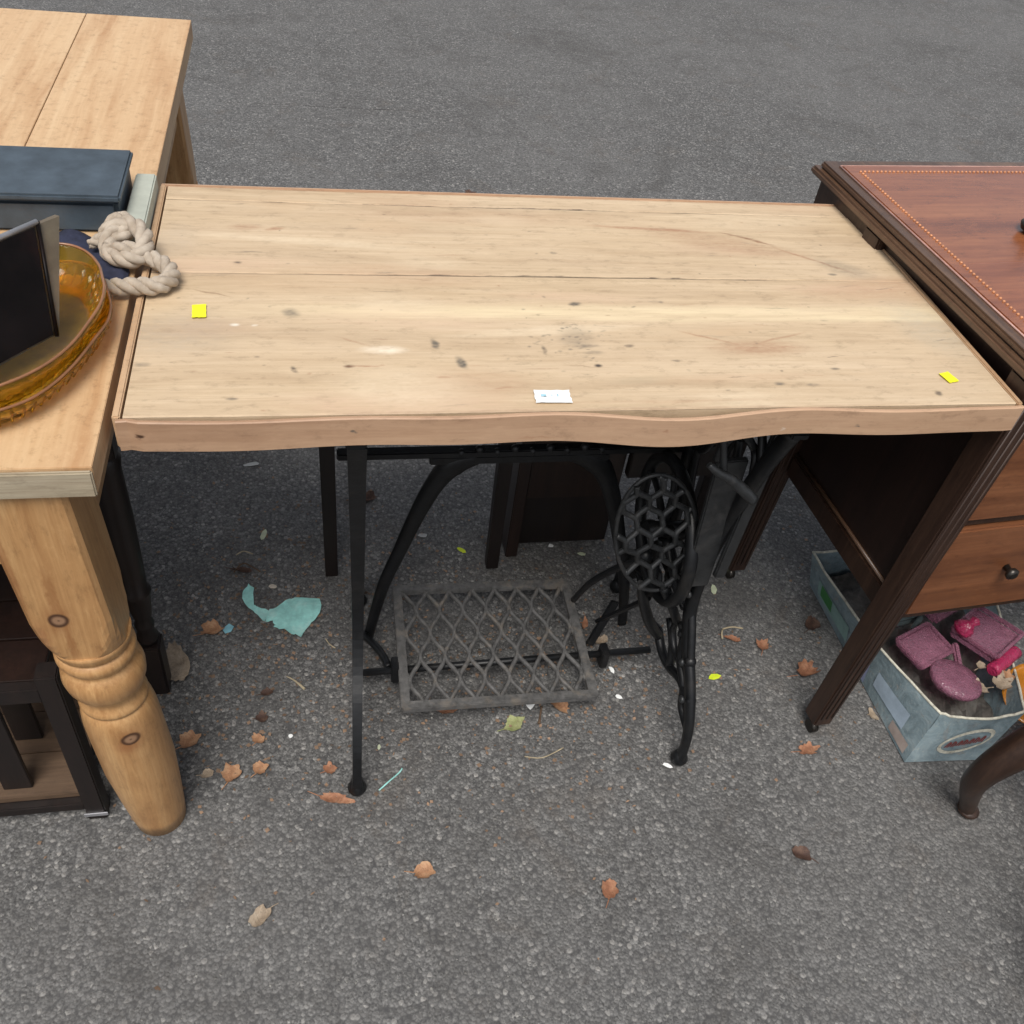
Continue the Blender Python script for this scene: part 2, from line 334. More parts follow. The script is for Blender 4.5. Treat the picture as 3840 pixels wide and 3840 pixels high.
M_line = plain('pale_stringing', (.42, .24, .2), .35, var=.2)
M_stud = plain('stringing_dots', (.55, .24, .11), .4, var=.2)
M_iron = plain('black_cast_iron', (.0055, .006, .007), .42, 0, .4, 60, .5, dirt=((.022, .02, .018), .5), Specular_IOR_Level=.38)
M_ped = plain('dusty_cast_iron', (.085, .083, .081), .55, 0, .45, 90, .7, dirt=((.17, .145, .118), .7))
M_iron2 = plain('worn_cast_iron', (.016, .017, .018), .42, 0, .4, 70, .5, dirt=((.05, .047, .045), .5))
M_rope = NT('cotton_rope')
_w = M_rope.noise(M_rope.co, 900, 4, .7); _w2 = M_rope.noise(M_rope.co, 60, 3)
M_rope = M_rope.out(M_rope.mix(M_rope.mr(_w2, .35, .7), (.49, .42, .34), (.34, .275, .21)), .9, M_rope.bump(_w, .6, .0012))
def glass(name, c, rough=.06, tr=.8):
    g = NT(name); n = g.noise(g.co, 50, 3)
    return g.out(g.mix(g.mr(n, .3, .7), c, tuple(x*.75 for x in c)), rough, g.bump(n, .15, .002), Transmission_Weight=tr, IOR=1.45)
M_amber = glass('amber_glass', (1.0, .66, .10), .03, .92)
M_amber.node_tree.nodes['Principled BSDF'].inputs['IOR'].default_value = 1.28
M_amber2 = glass('deep_amber_glass', (.75, .30, .04), .12, .45)
M_rimg = glass('dusky_glass_rim', (.42, .20, .10), .12, .3)
M_pink = glass('frosted_pink_glass', (.52, .23, .33), .2, .6)
def cutglass(m, sc_, st_):
    t = m.node_tree; b = t.nodes['Principled BSDF']; v = t.nodes.new('ShaderNodeTexVoronoi'); v.inputs['Scale'].default_value = sc_; v.feature = 'DISTANCE_TO_EDGE'
    t.links.new(t.nodes['Texture Coordinate'].outputs['Object'], v.inputs['Vector']); u = t.nodes.new('ShaderNodeBump'); u.inputs['Strength'].default_value = st_; u.inputs['Distance'].default_value = .003
    t.links.new(v.outputs['Distance'], u.inputs['Height']); t.links.new(u.outputs[0], b.inputs['Normal'])
cutglass(M_pink, 170, .7)
M_pinkc = glass('cerise_glass', (.62, .05, .16), .2, .5); cutglass(M_pinkc, 130, .8)
M_blackg = plain('glossy_dark_panel', (.005, .0035, .0035), .4, 0, .6, 14, .03, dirt=((.020, .007, .006), .7), Specular_IOR_Level=.12)
M_sleeve = plain('clouded_plastic', (.20, .165, .115), .3, 0, .4, 30, .3, Transmission_Weight=.55)
M_silver = plain('worn_silver', (.42, .42, .44), .35, .6, .2, 60, .1)
M_slate = plain('slate_blue_plastic', (.055, .075, .095), .5, 0, .3, 25, .1)
M_sage = plain('pale_sage_card', (.40, .42, .36), .75, 0, .12, 30, .1)
M_navy = plain('navy_cloth', (.02, .024, .05), .9, 0, .4, 90, .4)
M_brass = plain('tarnished_metal', (.05, .045, .04), .35, .8, .3, 60, .2)
M_yel = plain('yellow_sticker', (.85, .82, .02), .55, 0, .05, 60, .05)
M_neon = plain('neon_yellow_paper', (.55, .66, .02), .6, 0, .15, 60, .2)
M_white = plain('white_paper', (.78, .79, .78), .7, 0, .06, 60, .1)
M_bluep = plain('pale_blue_print', (.35, .58, .68), .7, 0, .2, 60, .05)
M_turq = plain('turquoise_paper', (.29, .60, .56), .85, 0, .2, 70, .8, dirt=((.44, .66, .62), .7))
M_cream = plain('pale_green_paper', (.48, .52, .36), .8, 0, .15, 60, .3)
M_shelf = wood('brown_shelf_board', ((.06, .035, .02), (.11, .068, .04), (.16, .105, .065), (.13, .08, .048), D[4]), 0, .8, .6, bump=.4)
def card():
    g = NT('printed_grey_blue_card'); n = g.noise(g.co, 22, 6, .7, .6); f = g.noise(g.co, 160, 4, .7)
    c = g.ramp(n, [(.3, (.12, .165, .185)), (.5, (.20, .265, .29)), (.7, (.29, .36, .385))])
    c = g.mix(g.mr(f, .55, .7, 0, .45), c, (.40, .40, .36))
    c = g.mix(g.mr(g.noise(g.co, 9, 5, .8), .55, .7, 0, .55), c, (.09, .11, .125))
    c = g.mix(g.mr(g.noise(g.co, 14, 6, .75, 1.2), .56, .68, 0, .5), c, (.26, .17, .11))
    return g.out(c, .72, g.bump(n, .7, .006))
M_card = card()
M_cardedge = plain('torn_card_edge', (.55, .53, .44), .9, 0, .3, 120, .5, dirt=((.16, .14, .11), .6))
def leafmat(name, a, b, c2):
    g = NT(name); n = g.noise(g.co, 60, 5, .7); f = g.noise(g.co, 320, 3, .6)
    cc = g.ramp(n, [(.32, a), (.5, b), (.7, c2)])
    cc = g.mix(g.mr(f, .55, .72, 0, .5), cc, tuple(x*.4 for x in a))
    return g.out(cc, .75, g.bump(f, .5, .001))
M_leaf = [leafmat('tan_leaf', (.20, .10, .05), (.36, .19, .10), (.46, .29, .17)), leafmat('russet_leaf', (.15, .06, .03), (.29, .13, .07), (.40, .22, .13)),
          leafmat('grey_tan_leaf', (.17, .13, .09), (.29, .225, .16), (.40, .33, .25)), leafmat('yellow_green_leaf', (.15, .17, .06), (.26, .28, .12), (.34, .35, .18)),
          leafmat('dark_brown_leaf', (.03, .016, .012), (.07, .035, .024), (.15, .09, .06))]

# ------------------------------------------------------------------ ground
def gz(x, y): return .0018*noise.noise((x*2.3, y*2.3, 0)) + .0012*noise.noise((x*9, y*9, 3))
b = MB(); nx = 150; x0, x1, y0, y1 = -1.6, 2.4, -1.2, 2.8
b.add([(x0+(x1-x0)*i/nx, y0+(y1-y0)*j/nx, gz(x0+(x1-x0)*i/nx, y0+(y1-y0)*j/nx)) for j in range(nx+1) for i in range(nx+1)],
      [(j*(nx+1)+i, j*(nx+1)+i+1, (j+1)*(nx+1)+i+1, (j+1)*(nx+1)+i) for j in range(nx) for i in range(nx)], True)
BX = 80
ring = [(-BX, -BX, 0), (BX, -BX, 0), (BX, BX, 0), (-BX, BX, 0), (x0, y0, 0), (x1, y0, 0), (x1, y1, 0), (x0, y1, 0)]
b.add([(x, y, -.0004) for x, y, z in ring], [(0, 1, 5, 4), (1, 2, 6, 5), (2, 3, 7, 6), (3, 0, 4, 7)])
tag(b.build('asphalt', M_asph), None, None, kind='structure')
# loose chippings and specks
b = MB()
for i in range(2600):
    x, y = rnd.uniform(-.5, 1.8), rnd.uniform(-.55, 1.6)
    r = rnd.choice((.0012, .0016, .002, .0026)); a = rnd.uniform(0, 6)
    vs = [(x+r*math.cos(a+k*PI/2)*rnd.uniform(.7, 1.3), y+r*math.sin(a+k*PI/2)*rnd.uniform(.7, 1.3), gz(x, y)) for k in range(4)] + [(x, y, gz(x, y)+r*1.1)]
    b.add(vs, [(0, 1, 4), (1, 2, 4), (2, 3, 4), (3, 0, 4)])
tag(b.build('loose_grit', plain('pale_grit', (.21, .205, .19), .85, 0, .7, 30, .1)), 'pale grit and crumbs strewn over the asphalt', None, kind='stuff')

b = MB()
for i in range(2000):
    if i < 1000: x, y = rnd.gauss(.15, .22), rnd.gauss(.32, .2)
    elif i < 1500: x, y = rnd.gauss(.62, .16), rnd.gauss(.2, .12)
    else: x, y = rnd.uniform(-.1, 1.3), rnd.uniform(-.1, .7)
    r = rnd.uniform(.0015, .0048); a = rnd.uniform(0, 6); e = rnd.uniform(.25, 1); z = gz(x, y)+.001
    vs = [(x+r*math.cos(a+k*PI/2)*(1 if k % 2 else e), y+r*math.sin(a+k*PI/2)*(1 if k % 2 else e), z+rnd.uniform(0, .0022)) for k in range(4)]
    b.add(vs, [(0, 1, 2), (0, 2, 3)])
tag(b.build('leaf_crumbs', plain('leaf_crumbs', (.20, .13, .085), .85, 0, .75, 9, .1)), 'brown crumbs of dry leaf scattered on the asphalt', None, kind='stuff')

# ------------------------------------------------------------------ treadle table
TW, TD, TH = 1.0704, .53, .76
tt = thing('treadle_table', 'sewing machine treadle base with a pale scrubbed pine plank top', 'table')
for i, (ya, yb) in enumerate(((.0055, .2944), (.2958, .4905), (.4917, TD))):
    # a board with a slightly cupped, worn top; the top skin is fine enough to carry its wear marks and the painted seam shade
    xa, xb = .0105, TW-.0095; n = 700; rows = int((yb-ya)/.0015)
    xs = np.linspace(xa, xb, n+1); ys = np.linspace(ya, yb, rows+1); X_, Y_ = np.meshgrid(xs, ys)
    Z_ = TH-.0005+.0012*(vnoise(X_*4, Y_*14, i+40)-.5)+.0005*(vnoise(X_*25, Y_*90, i+50)-.5); Z_[0] -= .0011; Z_[-1] -= .0011
    co = np.stack([X_, Y_, Z_], 2).reshape(-1, 3); a = (np.arange(rows)[:, None]*(n+1)+np.arange(n)[None]).reshape(-1)
    q4 = np.stack([a, a+1, a+n+2, a+n+1], 1); nv = len(co)
    m = MB(); m.box((xa, ya, TH-.022), (xb, yb, TH-.0024), 0); bv = np.array(m.v); me = bpy.data.meshes.new('board')
    me.from_pydata(np.concatenate([co, bv]).tolist(), [], q4.tolist()+[[k+nv for k in f] for f in m.f]); me.polygons.foreach_set('use_smooth', [True]*len(q4)+[False]*len(m.f))
    at = me.attributes.new('stain', 'FLOAT_COLOR', 'POINT'); st_ = np.zeros((nv+len(bv), 4)); st_[:nv] = stains_and_shade(co); at.data.foreach_set('color', st_.astype(np.float32).ravel())
    me.materials.append(M_top); me.update(); o = bpy.data.objects.new('board', me); COL.objects.link(o); o.parent = tt
# wavy front edging strip
m = MB(); n = 96; sec = []
for k in range(n+1):
    t = k/n; x = .004+(TW-.006)*t
    env = math.sin(PI*t)**.35
    oy = .0005 - env*(.0040+.0032*math.sin(t*PI*7.2+.9)+.0018*math.sin(t*PI*3.1+2))
    oz = env*(.0026*math.sin(t*PI*5.0+2.4)+.0014*math.sin(t*PI*9+1))
    if t > .985 or t < .02: oy = .0005
    zt, zb = TH+.0005+oz-.001, TH-.0405+oz*1.3+.0012*math.sin(t*9)+.002*t
    th = .0055; c = .0013
    sec.append([(x, oy+th/2, zb), (x, oy+th/2, zt-c/2), (x, oy+th/2-c, zt), (x, oy-th/2+c, zt), (x, oy-th/2, zt-c), (x, oy-th/2, zb+c), (x, oy-th/2+c, zb)])
vs = [p for s_ in sec for p in s_]; q = 7; fs = []
for k in range(n):
    for i in range(q): j = (i+1) % q; fs.append((k*q+i, k*q+j, (k+1)*q+j, (k+1)*q+i))
fs += [tuple(range(q))[::-1], tuple(range(n*q, n*q+q))]
m.add(vs, fs); m.build('edge_strip', M_edge, tt)['label'] = 'warped wavy front edging strip'
for xx in (0, TW-.0085): MB().box((xx, .0038, TH-.040), (xx+.008, TD, TH+.0012), .0015).build('edge_strip', M_edgey, tt)
MB().box((.0, TD+.0005, TH-.042), (TW, TD+.0065, TH+.0005), .0015).build('edge_strip', M_edge, tt)
for ya in (.035, .43): MB().box((.12, ya, TH-.062), (TW-.1, ya+.05, TH-.0235), .002).build('batten', M_dark, tt)

def side_frame(name, x, twist, slim=False):
    """ornate iron end in a yz plane: two splayed legs crossing a narrow waist, scrolls between"""
    m = MB()
    P = lambda y, z: (x+twist*y, y, z)
    W_ = .0125
    leg = [(-.012, .012), (-.014, .045), (-.004, .09), (.018, .13), (.045, .165), (.085, .205), (.112, .26), (.118, .33), (.11, .42), (.088, .53), (.06, .63), (.035, .697)]
    lr = [.012, .0095, .0105, .011, .0115, .0125, .0135, .014, .0135, .013, .0125, .0125]
    for mir in (0, 1):
        pts = [P(y if not mir else .37-y, z) for y, z in leg]
        if slim: m.tube(pts, [.0150, .0098, .0098, .0102, .0108, .0112, .0118, .0125, .0135, .0145, .0155, .0165], 4, nrm=(1, 0, 0), sub=4)
        else: m.tube(pts, [k_*1.12 for k_ in lr], 8, flat=(.72, 1), nrm=(1, 0, 0), sub=4)
        yf = -.012 if not mir else .382
        m.lathe([(.0, .006), (.004, .013), (.012, .0155), (.02, .012), (.032, .0075)], (x+twist*yf, yf), 12)
        cv = lambda L: [P(y if not mir else .37-y, z) for y, z in L]
        m.tube(cv([(.005, .10), (.03, .125), (.07, .128), (.11, .105), (.15, .10), (.185, .118)]), .0065 if slim else .0085, 7, sub=4)
        m.tube(cv([(.06, .185), (.08, .155), (.115, .15), (.14, .175), (.13, .205), (.108, .20)]), [.007, .007, .0065, .006, .0055, .005], 7, sub=4)
        if not slim: m.sphere(P(.06 if not mir else .31, .188), .0105); m.sphere(P(.108 if not mir else .262, .20), .009); m.sphere(P(.02 if not mir else .35, .135), .010); m.tube(cv([(.0, .085), (.035, .095), (.05, .13), (.085, .155), (.10, .20)]), .008, 7, sub=4); m.tube(cv([(.045, .165), (.09, .24), (.13, .28), (.17, .27)]), .007, 7, sub=4); m.tube(cv([(.11, .105), (.125, .15), (.16, .18)]), .0075, 7, sub=3)
        m.tube(cv([(.112, .28), (.15, .30), (.165, .35), (.15, .40), (.118, .42)]), .006, 7, sub=4)
        m.tube(cv([(.10, .48), (.14, .50), (.16, .55), (.14, .60), (.10, .61), (.085, .58)]), .006, 7, sub=4)
        m.tube(cv([(.07, .60), (.12, .66), (.185, .645)]), .0065, 7, sub=4)
    m.tube([P(.185+.058*math.cos(a), .50+.13*math.sin(a)) for a in [2*PI*i/28 for i in range(28)]], .0065, 7, closed=True)
    m.tube([P(.185+.028*math.cos(a), .24+.028*math.sin(a)) for a in [2*PI*i/16 for i in range(16)]], .006, 7, closed=True)
    m.tube([P(.13, .24), P(.24, .24)], .006, 7); m.tube([P(.185, .27), P(.185, .37)], .0065, 7)
    m.box((x-.011, .02, .694), (x+.013, .35, .704), .002)
    return m.build('side_frame', M_iron, tt)
side_frame('side_frame', .2475, .06, True)
side_frame('side_frame', .795, -.03)
# rear cross brace
m = MB(); yb = .285
arm = [(.281, .012), (.292, .085), (.308, .165), (.332, .245), (.358, .33), (.383, .395), (.410, .434), (.46, .452), (.536, .456)]
ar = [.009, .010, .0115, .0125, .0145, .017, .021, .0125, .0115]
m.tube([(x, yb, z) for x, z in arm], ar, 8, flat=(1, .5), nrm=(1, 0, .2), sub=4)
m.tube([(1.05-x, yb, z) for x, z in arm], ar, 8, flat=(1, .5), nrm=(1, 0, .2), sub=4)
m.box((.232, yb-.009, .455), (.835, yb+.009, .468), .002)
m.box((.372, yb-.007, .44), (.66, yb+.007, .456), .002)
for i in range(9): m.sphere((.42+i*.028, yb-.004, .462+(i % 2)*.006), .008, (1, .8, 1), 8, 6)
m.tube([(.39, yb, .445), (.44, yb, .40), (.50, yb, .415), (.525, yb, .45)], .005, 6, sub=4) if 0 else None
m.build('cross_brace', M_iron, tt)
# low tie rod with the treadle pivot
m = MB(); m.tube([(.252, .185, .048), (.79, .19, .052)], .0065, 8)
for x in (.322, .70): m.box((x-.007, .172, .028), (x+.007, .2, .07), .002)
m.tube([(.262, .30, .03), (.30, .235, .04), (.312, .19, .05)], .007, 7, sub=3); m.build('tie_rod', M_iron, tt)
# treadle pedal: frame with an ogee lattice
pd = bpy.data.objects.new('treadle_pedal', None)
PX0, PX1, PY0, PY1 = .333, .662, .103, .345
def ped(u, v, dz=0):      # u across, v from front to back
    xx = PX0+(PX1-PX0)*u+.004*v*(1-2*u); return Vector((xx, PY0+(PY1-PY0)*v, .056+.02*v-.006*u+dz))
m = MB()
for (a, c) in (((0, 0), (1, 0)), ((1, 0), (1, 1)), ((1, 1), (0, 1)), ((0, 1), (0, 0))):
    A, B_ = ped(*a), ped(*c); d = (B_-A).normalized()*.005
    m.beam(A-d, B_+d, .0160, .013, bev=.0015, up=(0, 0, 1))
frame = m.build('treadle_pedal', M_ped, tt)
m = MB(); NC, NR = 15, 5
for i in range(NC+1):
    pts = []
    for k in range(NR*8+1):
        v = k/(NR*8); u = (i+.5*0)/NC + (.5/NC)*math.cos(v*NR*PI)*(1 if i % 2 else -1)
        u = max(.004, min(.996, u)); pts.append(ped(u, v, -.001))
    m.tube(pts, .0043, 6, flat=(1.25, .95), nrm=(0, 0, 1))
m.build('lattice', M_ped, frame)
# dress guard: oval honeycomb lattice on an iron hoop
gc = Vector((.697, .12, .428)); gw, gh = .066, .128
def G(u, w, d=0): return gc+Vector((u*.99-.225*w, u*.10+d, w*.975))
m = MB(); m.tube([G(gw*math.cos(a), gh*math.sin(a)) for a in [2*PI*i/36 for i in range(36)]], .0034, 8, closed=True)
cw, ch = .0205, .078
for i in range(-3, 4):            # two families of wavy bars that touch and part: tall honeycomb cells
    pts = []
    for k in range(-60, 61):
        w = k/60*gh; ph = math.cos(w/ch*2*PI+.6+.25*math.sin(i*2.1)); ph = max(-1, min(1, ph*1.45)); u = i*cw + cw*.5*ph*(1 if i % 2 else -1)
        if (u/gw)**2+(w/gh)**2 < 1: pts.append(G(u, w, -.004*math.cos(w*60)))
        elif pts:
            if len(pts) > 3: m.tube(pts, .0046, 7)
            pts = []
    if len(pts) > 3: m.tube(pts, .0046, 7)
m.build('dress_guard', M_iron2, tt)
# flywheel with spokes, crank and pitman
fx, fy, fz, fr = .752, .205, .355, .118
m = MB(); m.tube([(fx, fy+fr*math.cos(a), fz+fr*math.sin(a)) for a in [2*PI*i/48 for i in range(48)]], .0105, 10, closed=True)
for i in range(6):
    a = i*PI/3+.3; m.tube([(fx, fy+.02*math.cos(a), fz+.02*math.sin(a)), (fx, fy+.07*math.cos(a+.12), fz+.07*math.sin(a+.12)), (fx, fy+fr*math.cos(a), fz+fr*math.sin(a))], [.008, .0055, .007], 7, sub=4)
m.tube([(fx-.03, fy, fz), (.795, fy, fz)], .014, 12); m.build('flywheel', M_iron, tt)
m = MB(); m.tube([(fx-.035, fy-.03, fz-.03), (.672, .24, .2), (.665, .30, .075)], .006, 8, sub=5); m.sphere((fx-.035, fy-.03, fz-.03), .013); m.build('pitman_rod', M_iron, tt)
m = MB(); m.beam((.735, .27, .10), (.690, .235, .02), .018, .006); m.beam((.755, .19, .20), (.705, .26, .055), .012, .006); m.tube([(.70, .13, .31), (.725, .15, .24), (.755, .16, .17), (.785, .17, .12)], [.006, .009, .010, .009], 7, sub=4)
m.tube([(.735, .12, .31), (.762, .12, .26), (.785, .13, .21)], .008, 7, sub=4); m.build('wheel_bracket', M_iron, tt)
for x_, y_, z_ in ((.784, .06, .188), (.784, .11, .30), (.784, .262, .20), (.784, .02, .14)): MB().sphere((x_-.006, y_, z_), .0068, (.7, 1, 1), 10, 6).build('bolt', M_iron2, tt)
# belt guard plate and the belt shifter horn
m = MB(); m.beam((.776, .100, .335), (.760, .095, .60), .040, .010, .046, .010, bev=.002); m.tube([(.737, .095, .60), (.742, .095, .632), (.762, .095, .645), (.785, .095, .62)], .006, 7, sub=4)
m.beam((.800, .085, .37), (.806, .08, .69), .018, .010, .020, .010, bev=.002); m.build('belt_guard', M_iron2, tt)
m = MB(); m.tube([(.702, .05, .632), (.716, .045, .622), (.735, .042, .612), (.755, .04, .596), (.776, .035, .578)], [.0045, .006, .0075, .0085, .0078], 9, sub=4)
m.tube([(.728, .05, .612), (.722, .055, .64), (.716, .06, .67), (.712, .06, .697)], [.006, .005, .0045, .005], 7, sub=3); m.build('belt_shifter', M_iron2, tt)
# upper inner ornament hanging from the table bed
m = MB()
for k in range(4):
    x = .60+k*.035
    m.tube([(x+.017*math.cos(a), .20, .60+.03*math.sin(a)) for a in [PI*i/8 for i in range(17)]], .004, 6)
m.box((.55, .195, .655), (.78, .205, .70), .002); m.tube([(.56, .2, .66), (.60, .2, .57), (.64, .2, .565), (.69, .2, .60)], .005, 6, sub=4)
m.build('bed_bracket', M_iron, tt)

# ------------------------------------------------------------------ labels on the top
def sticker(name, lab, cx, cy, w, h, rz, m_, cat, z=TH+.0016, wob=.0006, group=None):
    m = MB(); n = 6; vs = []
    for j in range(n+1):
        for i in range(n+1):
            u, v = (i/n-.5)*w, (j/n-.5)*h
            vs.append((u+rnd.uniform(-1, 1)*w*.02*(i in (0, n)), v+rnd.uniform(-1, 1)*h*.02*(j in (0, n)), wob*(abs(u/w)+abs(v/h))*noise.noise((u*90, v*90, cx*50))+wob*.5))
    top = [(j*(n+1)+i, j*(n+1)+i+1, (j+1)*(n+1)+i+1, (j+1)*(n+1)+i) for j in range(n) for i in range(n)]
    m.add(vs, top, True); m.add([(x, y, z_-.0004) for x, y, z_ in vs], [f[::-1] for f in top], True)
    return tag(m.build(name, m_, None, (cx, cy, z), (0, 0, rz)), lab, cat, group)
sticker('sticker', 'yellow square sticker on the left of the pine top below the rope',   .0735, .203, .0160, .0275, .06, M_yel, 'sticker', group='yellow stickers on the pine top')
sticker('sticker', 'yellow square sticker near the right front corner of the pine top', .9945, .0585, .0155, .0205, .25, M_yel, 'sticker', group='yellow stickers on the pine top')
pl = sticker('price_label', 'small white paper label with faint blue print at the front edge', .4702, .0290, .0420, .0235, -.03, M_white, 'label')
m = MB()
for (x, y, w, h) in ((-.0105, .0006, .006, .0042), (-.009, -.0012, .003, .001), (-.001, .001, .002, .001), (.006, .001, .0015, .0045)): m.add([(x-w/2, y-h/2, .0011), (x+w/2, y-h/2, .0011), (x+w/2, y+h/2, .0011), (x-w/2, y+h/2, .0011)], [(0, 1, 2, 3)])
m.build('print', M_bluep, pl)

# ------------------------------------------------------------------ rope
m = MB()
path = [(-.066, .338, .772), (-.052, .343, .775), (-.040, .352, .786), (-.030, .366, .792), (-.019, .358, .790), (-.024, .338, .784), (-.040, .330, .776), (-.037, .312, .774), (-.020, .305, .784), (-.004, .306, .780),
        (.012, .297, .777), (.026, .288, .775), (.037, .272, .7735), (.037, .252, .7735), (.023, .238, .7735), (.003, .2375, .7735), (-.016, .237, .772), (-.029, .240, .770), (-.035, .2425, .768)]
P, rr = smoothpath([Vector(p) for p in path], [.0045, .008]+[.0092]*(len(path)-3)+[.0085], 12)
T = [(P[min(i+1, len(P)-1)]-P[max(i-1, 0)]).normalized() for i in range(len(P))]
strands = [[], [], []]; N = Vector((0, 0, 1)); s_len = 0
for i, p in enumerate(P):
    if i: s_len += (P[i]-P[i-1]).length
    N = (N-T[i]*N.dot(T[i])).normalized(); B_ = T[i].cross(N)
    for k in range(3):
        a = s_len/.047*2*PI+k*2*PI/3; r = rr[i]*.58
        strands[k].append(p+N*math.cos(a)*r+B_*math.sin(a)*r)
for k in range(3): m.tube(strands[k], [rr[i]*.64*(1+.05*math.sin(i*1.7+k)) for i in range(len(P))], 8)
kn = [(-.040, .318, .777), (-.034, .345, .788), (-.014, .350, .794), (.004, .325, .790), (.000, .296, .780), (-.022, .296, .776)]
P, rr = smoothpath([Vector(p) for p in kn], [.008]*6, 10, True)
for k in range(3):
    pts = []; L_ = 0
    for i, p in enumerate(P):
        t = (P[(i+1) % len(P)]-P[i-1]).normalized(); n1 = (Vector((0, 0, 1))-t*t.z).normalized(); b1 = t.cross(n1); a = i/len(P)*2*PI*3+k*2*PI/3
        pts.append(p+n1*math.cos(a)*.0055+b1*math.sin(a)*.0055)
    m.tube(pts, .0062, 8, closed=True)
tag(m.build('knotted_rope', M_rope), 'thick cream twisted rope knotted in a loop over both tables', 'rope')

# ------------------------------------------------------------------ pine kitchen table (left)
kt = thing('kitchen_table', 'golden waxed pine table with chunky turned leg at far left', 'table', (-.062, -.02, 0), 0)
kx, ky = .062, .02     # local = world + (kx, ky)
def kpt(x, y): return (x+kx, y+ky)
for i, (xa, xb) in enumerate(((-.20, -.0095), (-.42, -.2015), (-.64, -.4215), (-.80, -.6415))):
    m = MB(); p0, p1 = kpt(xa, -.069), kpt(xb, 1.25)
    m.box((p0[0], p0[1]+.0015, .722), (p1[0], p1[1], .7565), .0007)
    m.build('board', M_kt, kt)
p0 = kpt(-.80, -.0735); p1 = kpt(-.0095, -.068)
MB().box((p0[0], p0[1], .7215), (p1[0], p1[1], .754), .0025).build('edge_band', M_kend, kt)
for (lx, ly) in ((-.062, -.02), (-.062, 1.18), (-.75, -.02), (-.75, 1.18)):
    ox, oy = kpt(lx, ly); m = MB(); w = .0445
    seg = 48; zs = [(.4535, .0478), (.460, .0500), (.468, .0520), (.480, .0545), (.495, .0565), (.515, .0585), (.7212, .0590)]
    vs = []
    for z, rc in zs:
        for k in range(seg):
            a = 2*PI*(k+.5)/seg; rq = min(w/max(abs(math.cos(a)), abs(math.sin(a))), rc); vs.append((ox+rq*math.cos(a), oy+rq*math.sin(a), z))
    m.add(vs, [(j*seg+k, j*seg+(k+1) % seg, (j+1)*seg+(k+1) % seg, (j+1)*seg+k) for j in range(len(zs)-1) for k in range(seg)]); m.add(vs[:seg], [tuple(range(seg))[::-1]]); m.add(vs[-seg:], [tuple(range(seg))])
    prof = [(.0, .030), (.03, .0325), (.08, .036), (.16, .0405), (.24, .0430), (.285, .0425), (.305, .0405), (.3165, .0375), (.318, .0362), (.3195, .0362), (.321, .0378), (.326, .0385), (.331, .0370), (.336, .0345), (.342, .0340), (.347, .0352), (.355, .0395), (.366, .0432), (.380, .0448), (.394, .0430), (.402, .0385),
            (.4055, .0362), (.409, .0365), (.413, .0400), (.421, .0425), (.429, .0418), (.432, .0385), (.4335, .0372), (.4355, .0378), (.4375, .0400), (.446, .0415), (.4534, .0425)]
    m.lathe([(z, r*1.13+(.003 if z < .2 else 0)) for z, r in prof], (ox, oy), 40)
    m.v = [(x-.003-.045*(z-.25) if lx > -.4 else x, y, z) for x, y, z in m.v]      # the leg stands a little out of plumb
    l_ = m.build('leg', M_kleg, kt); 
for (ax_, bx_) in (((-.71, -.045), (-.11, -.02)),): 
    p0, p1 = kpt(*ax_), kpt(*bx_); MB().box((p0[0], p0[1], .60), (p1[0], p1[1], .721), .002).build('apron', M_kleg, kt)
p0, p1 = kpt(-.065, .03), kpt(-.045, 1.13); MB().box((p0[0], p0[1], .60), (p1[0], p1[1], .721), .002).build('apron', M_kleg, kt)

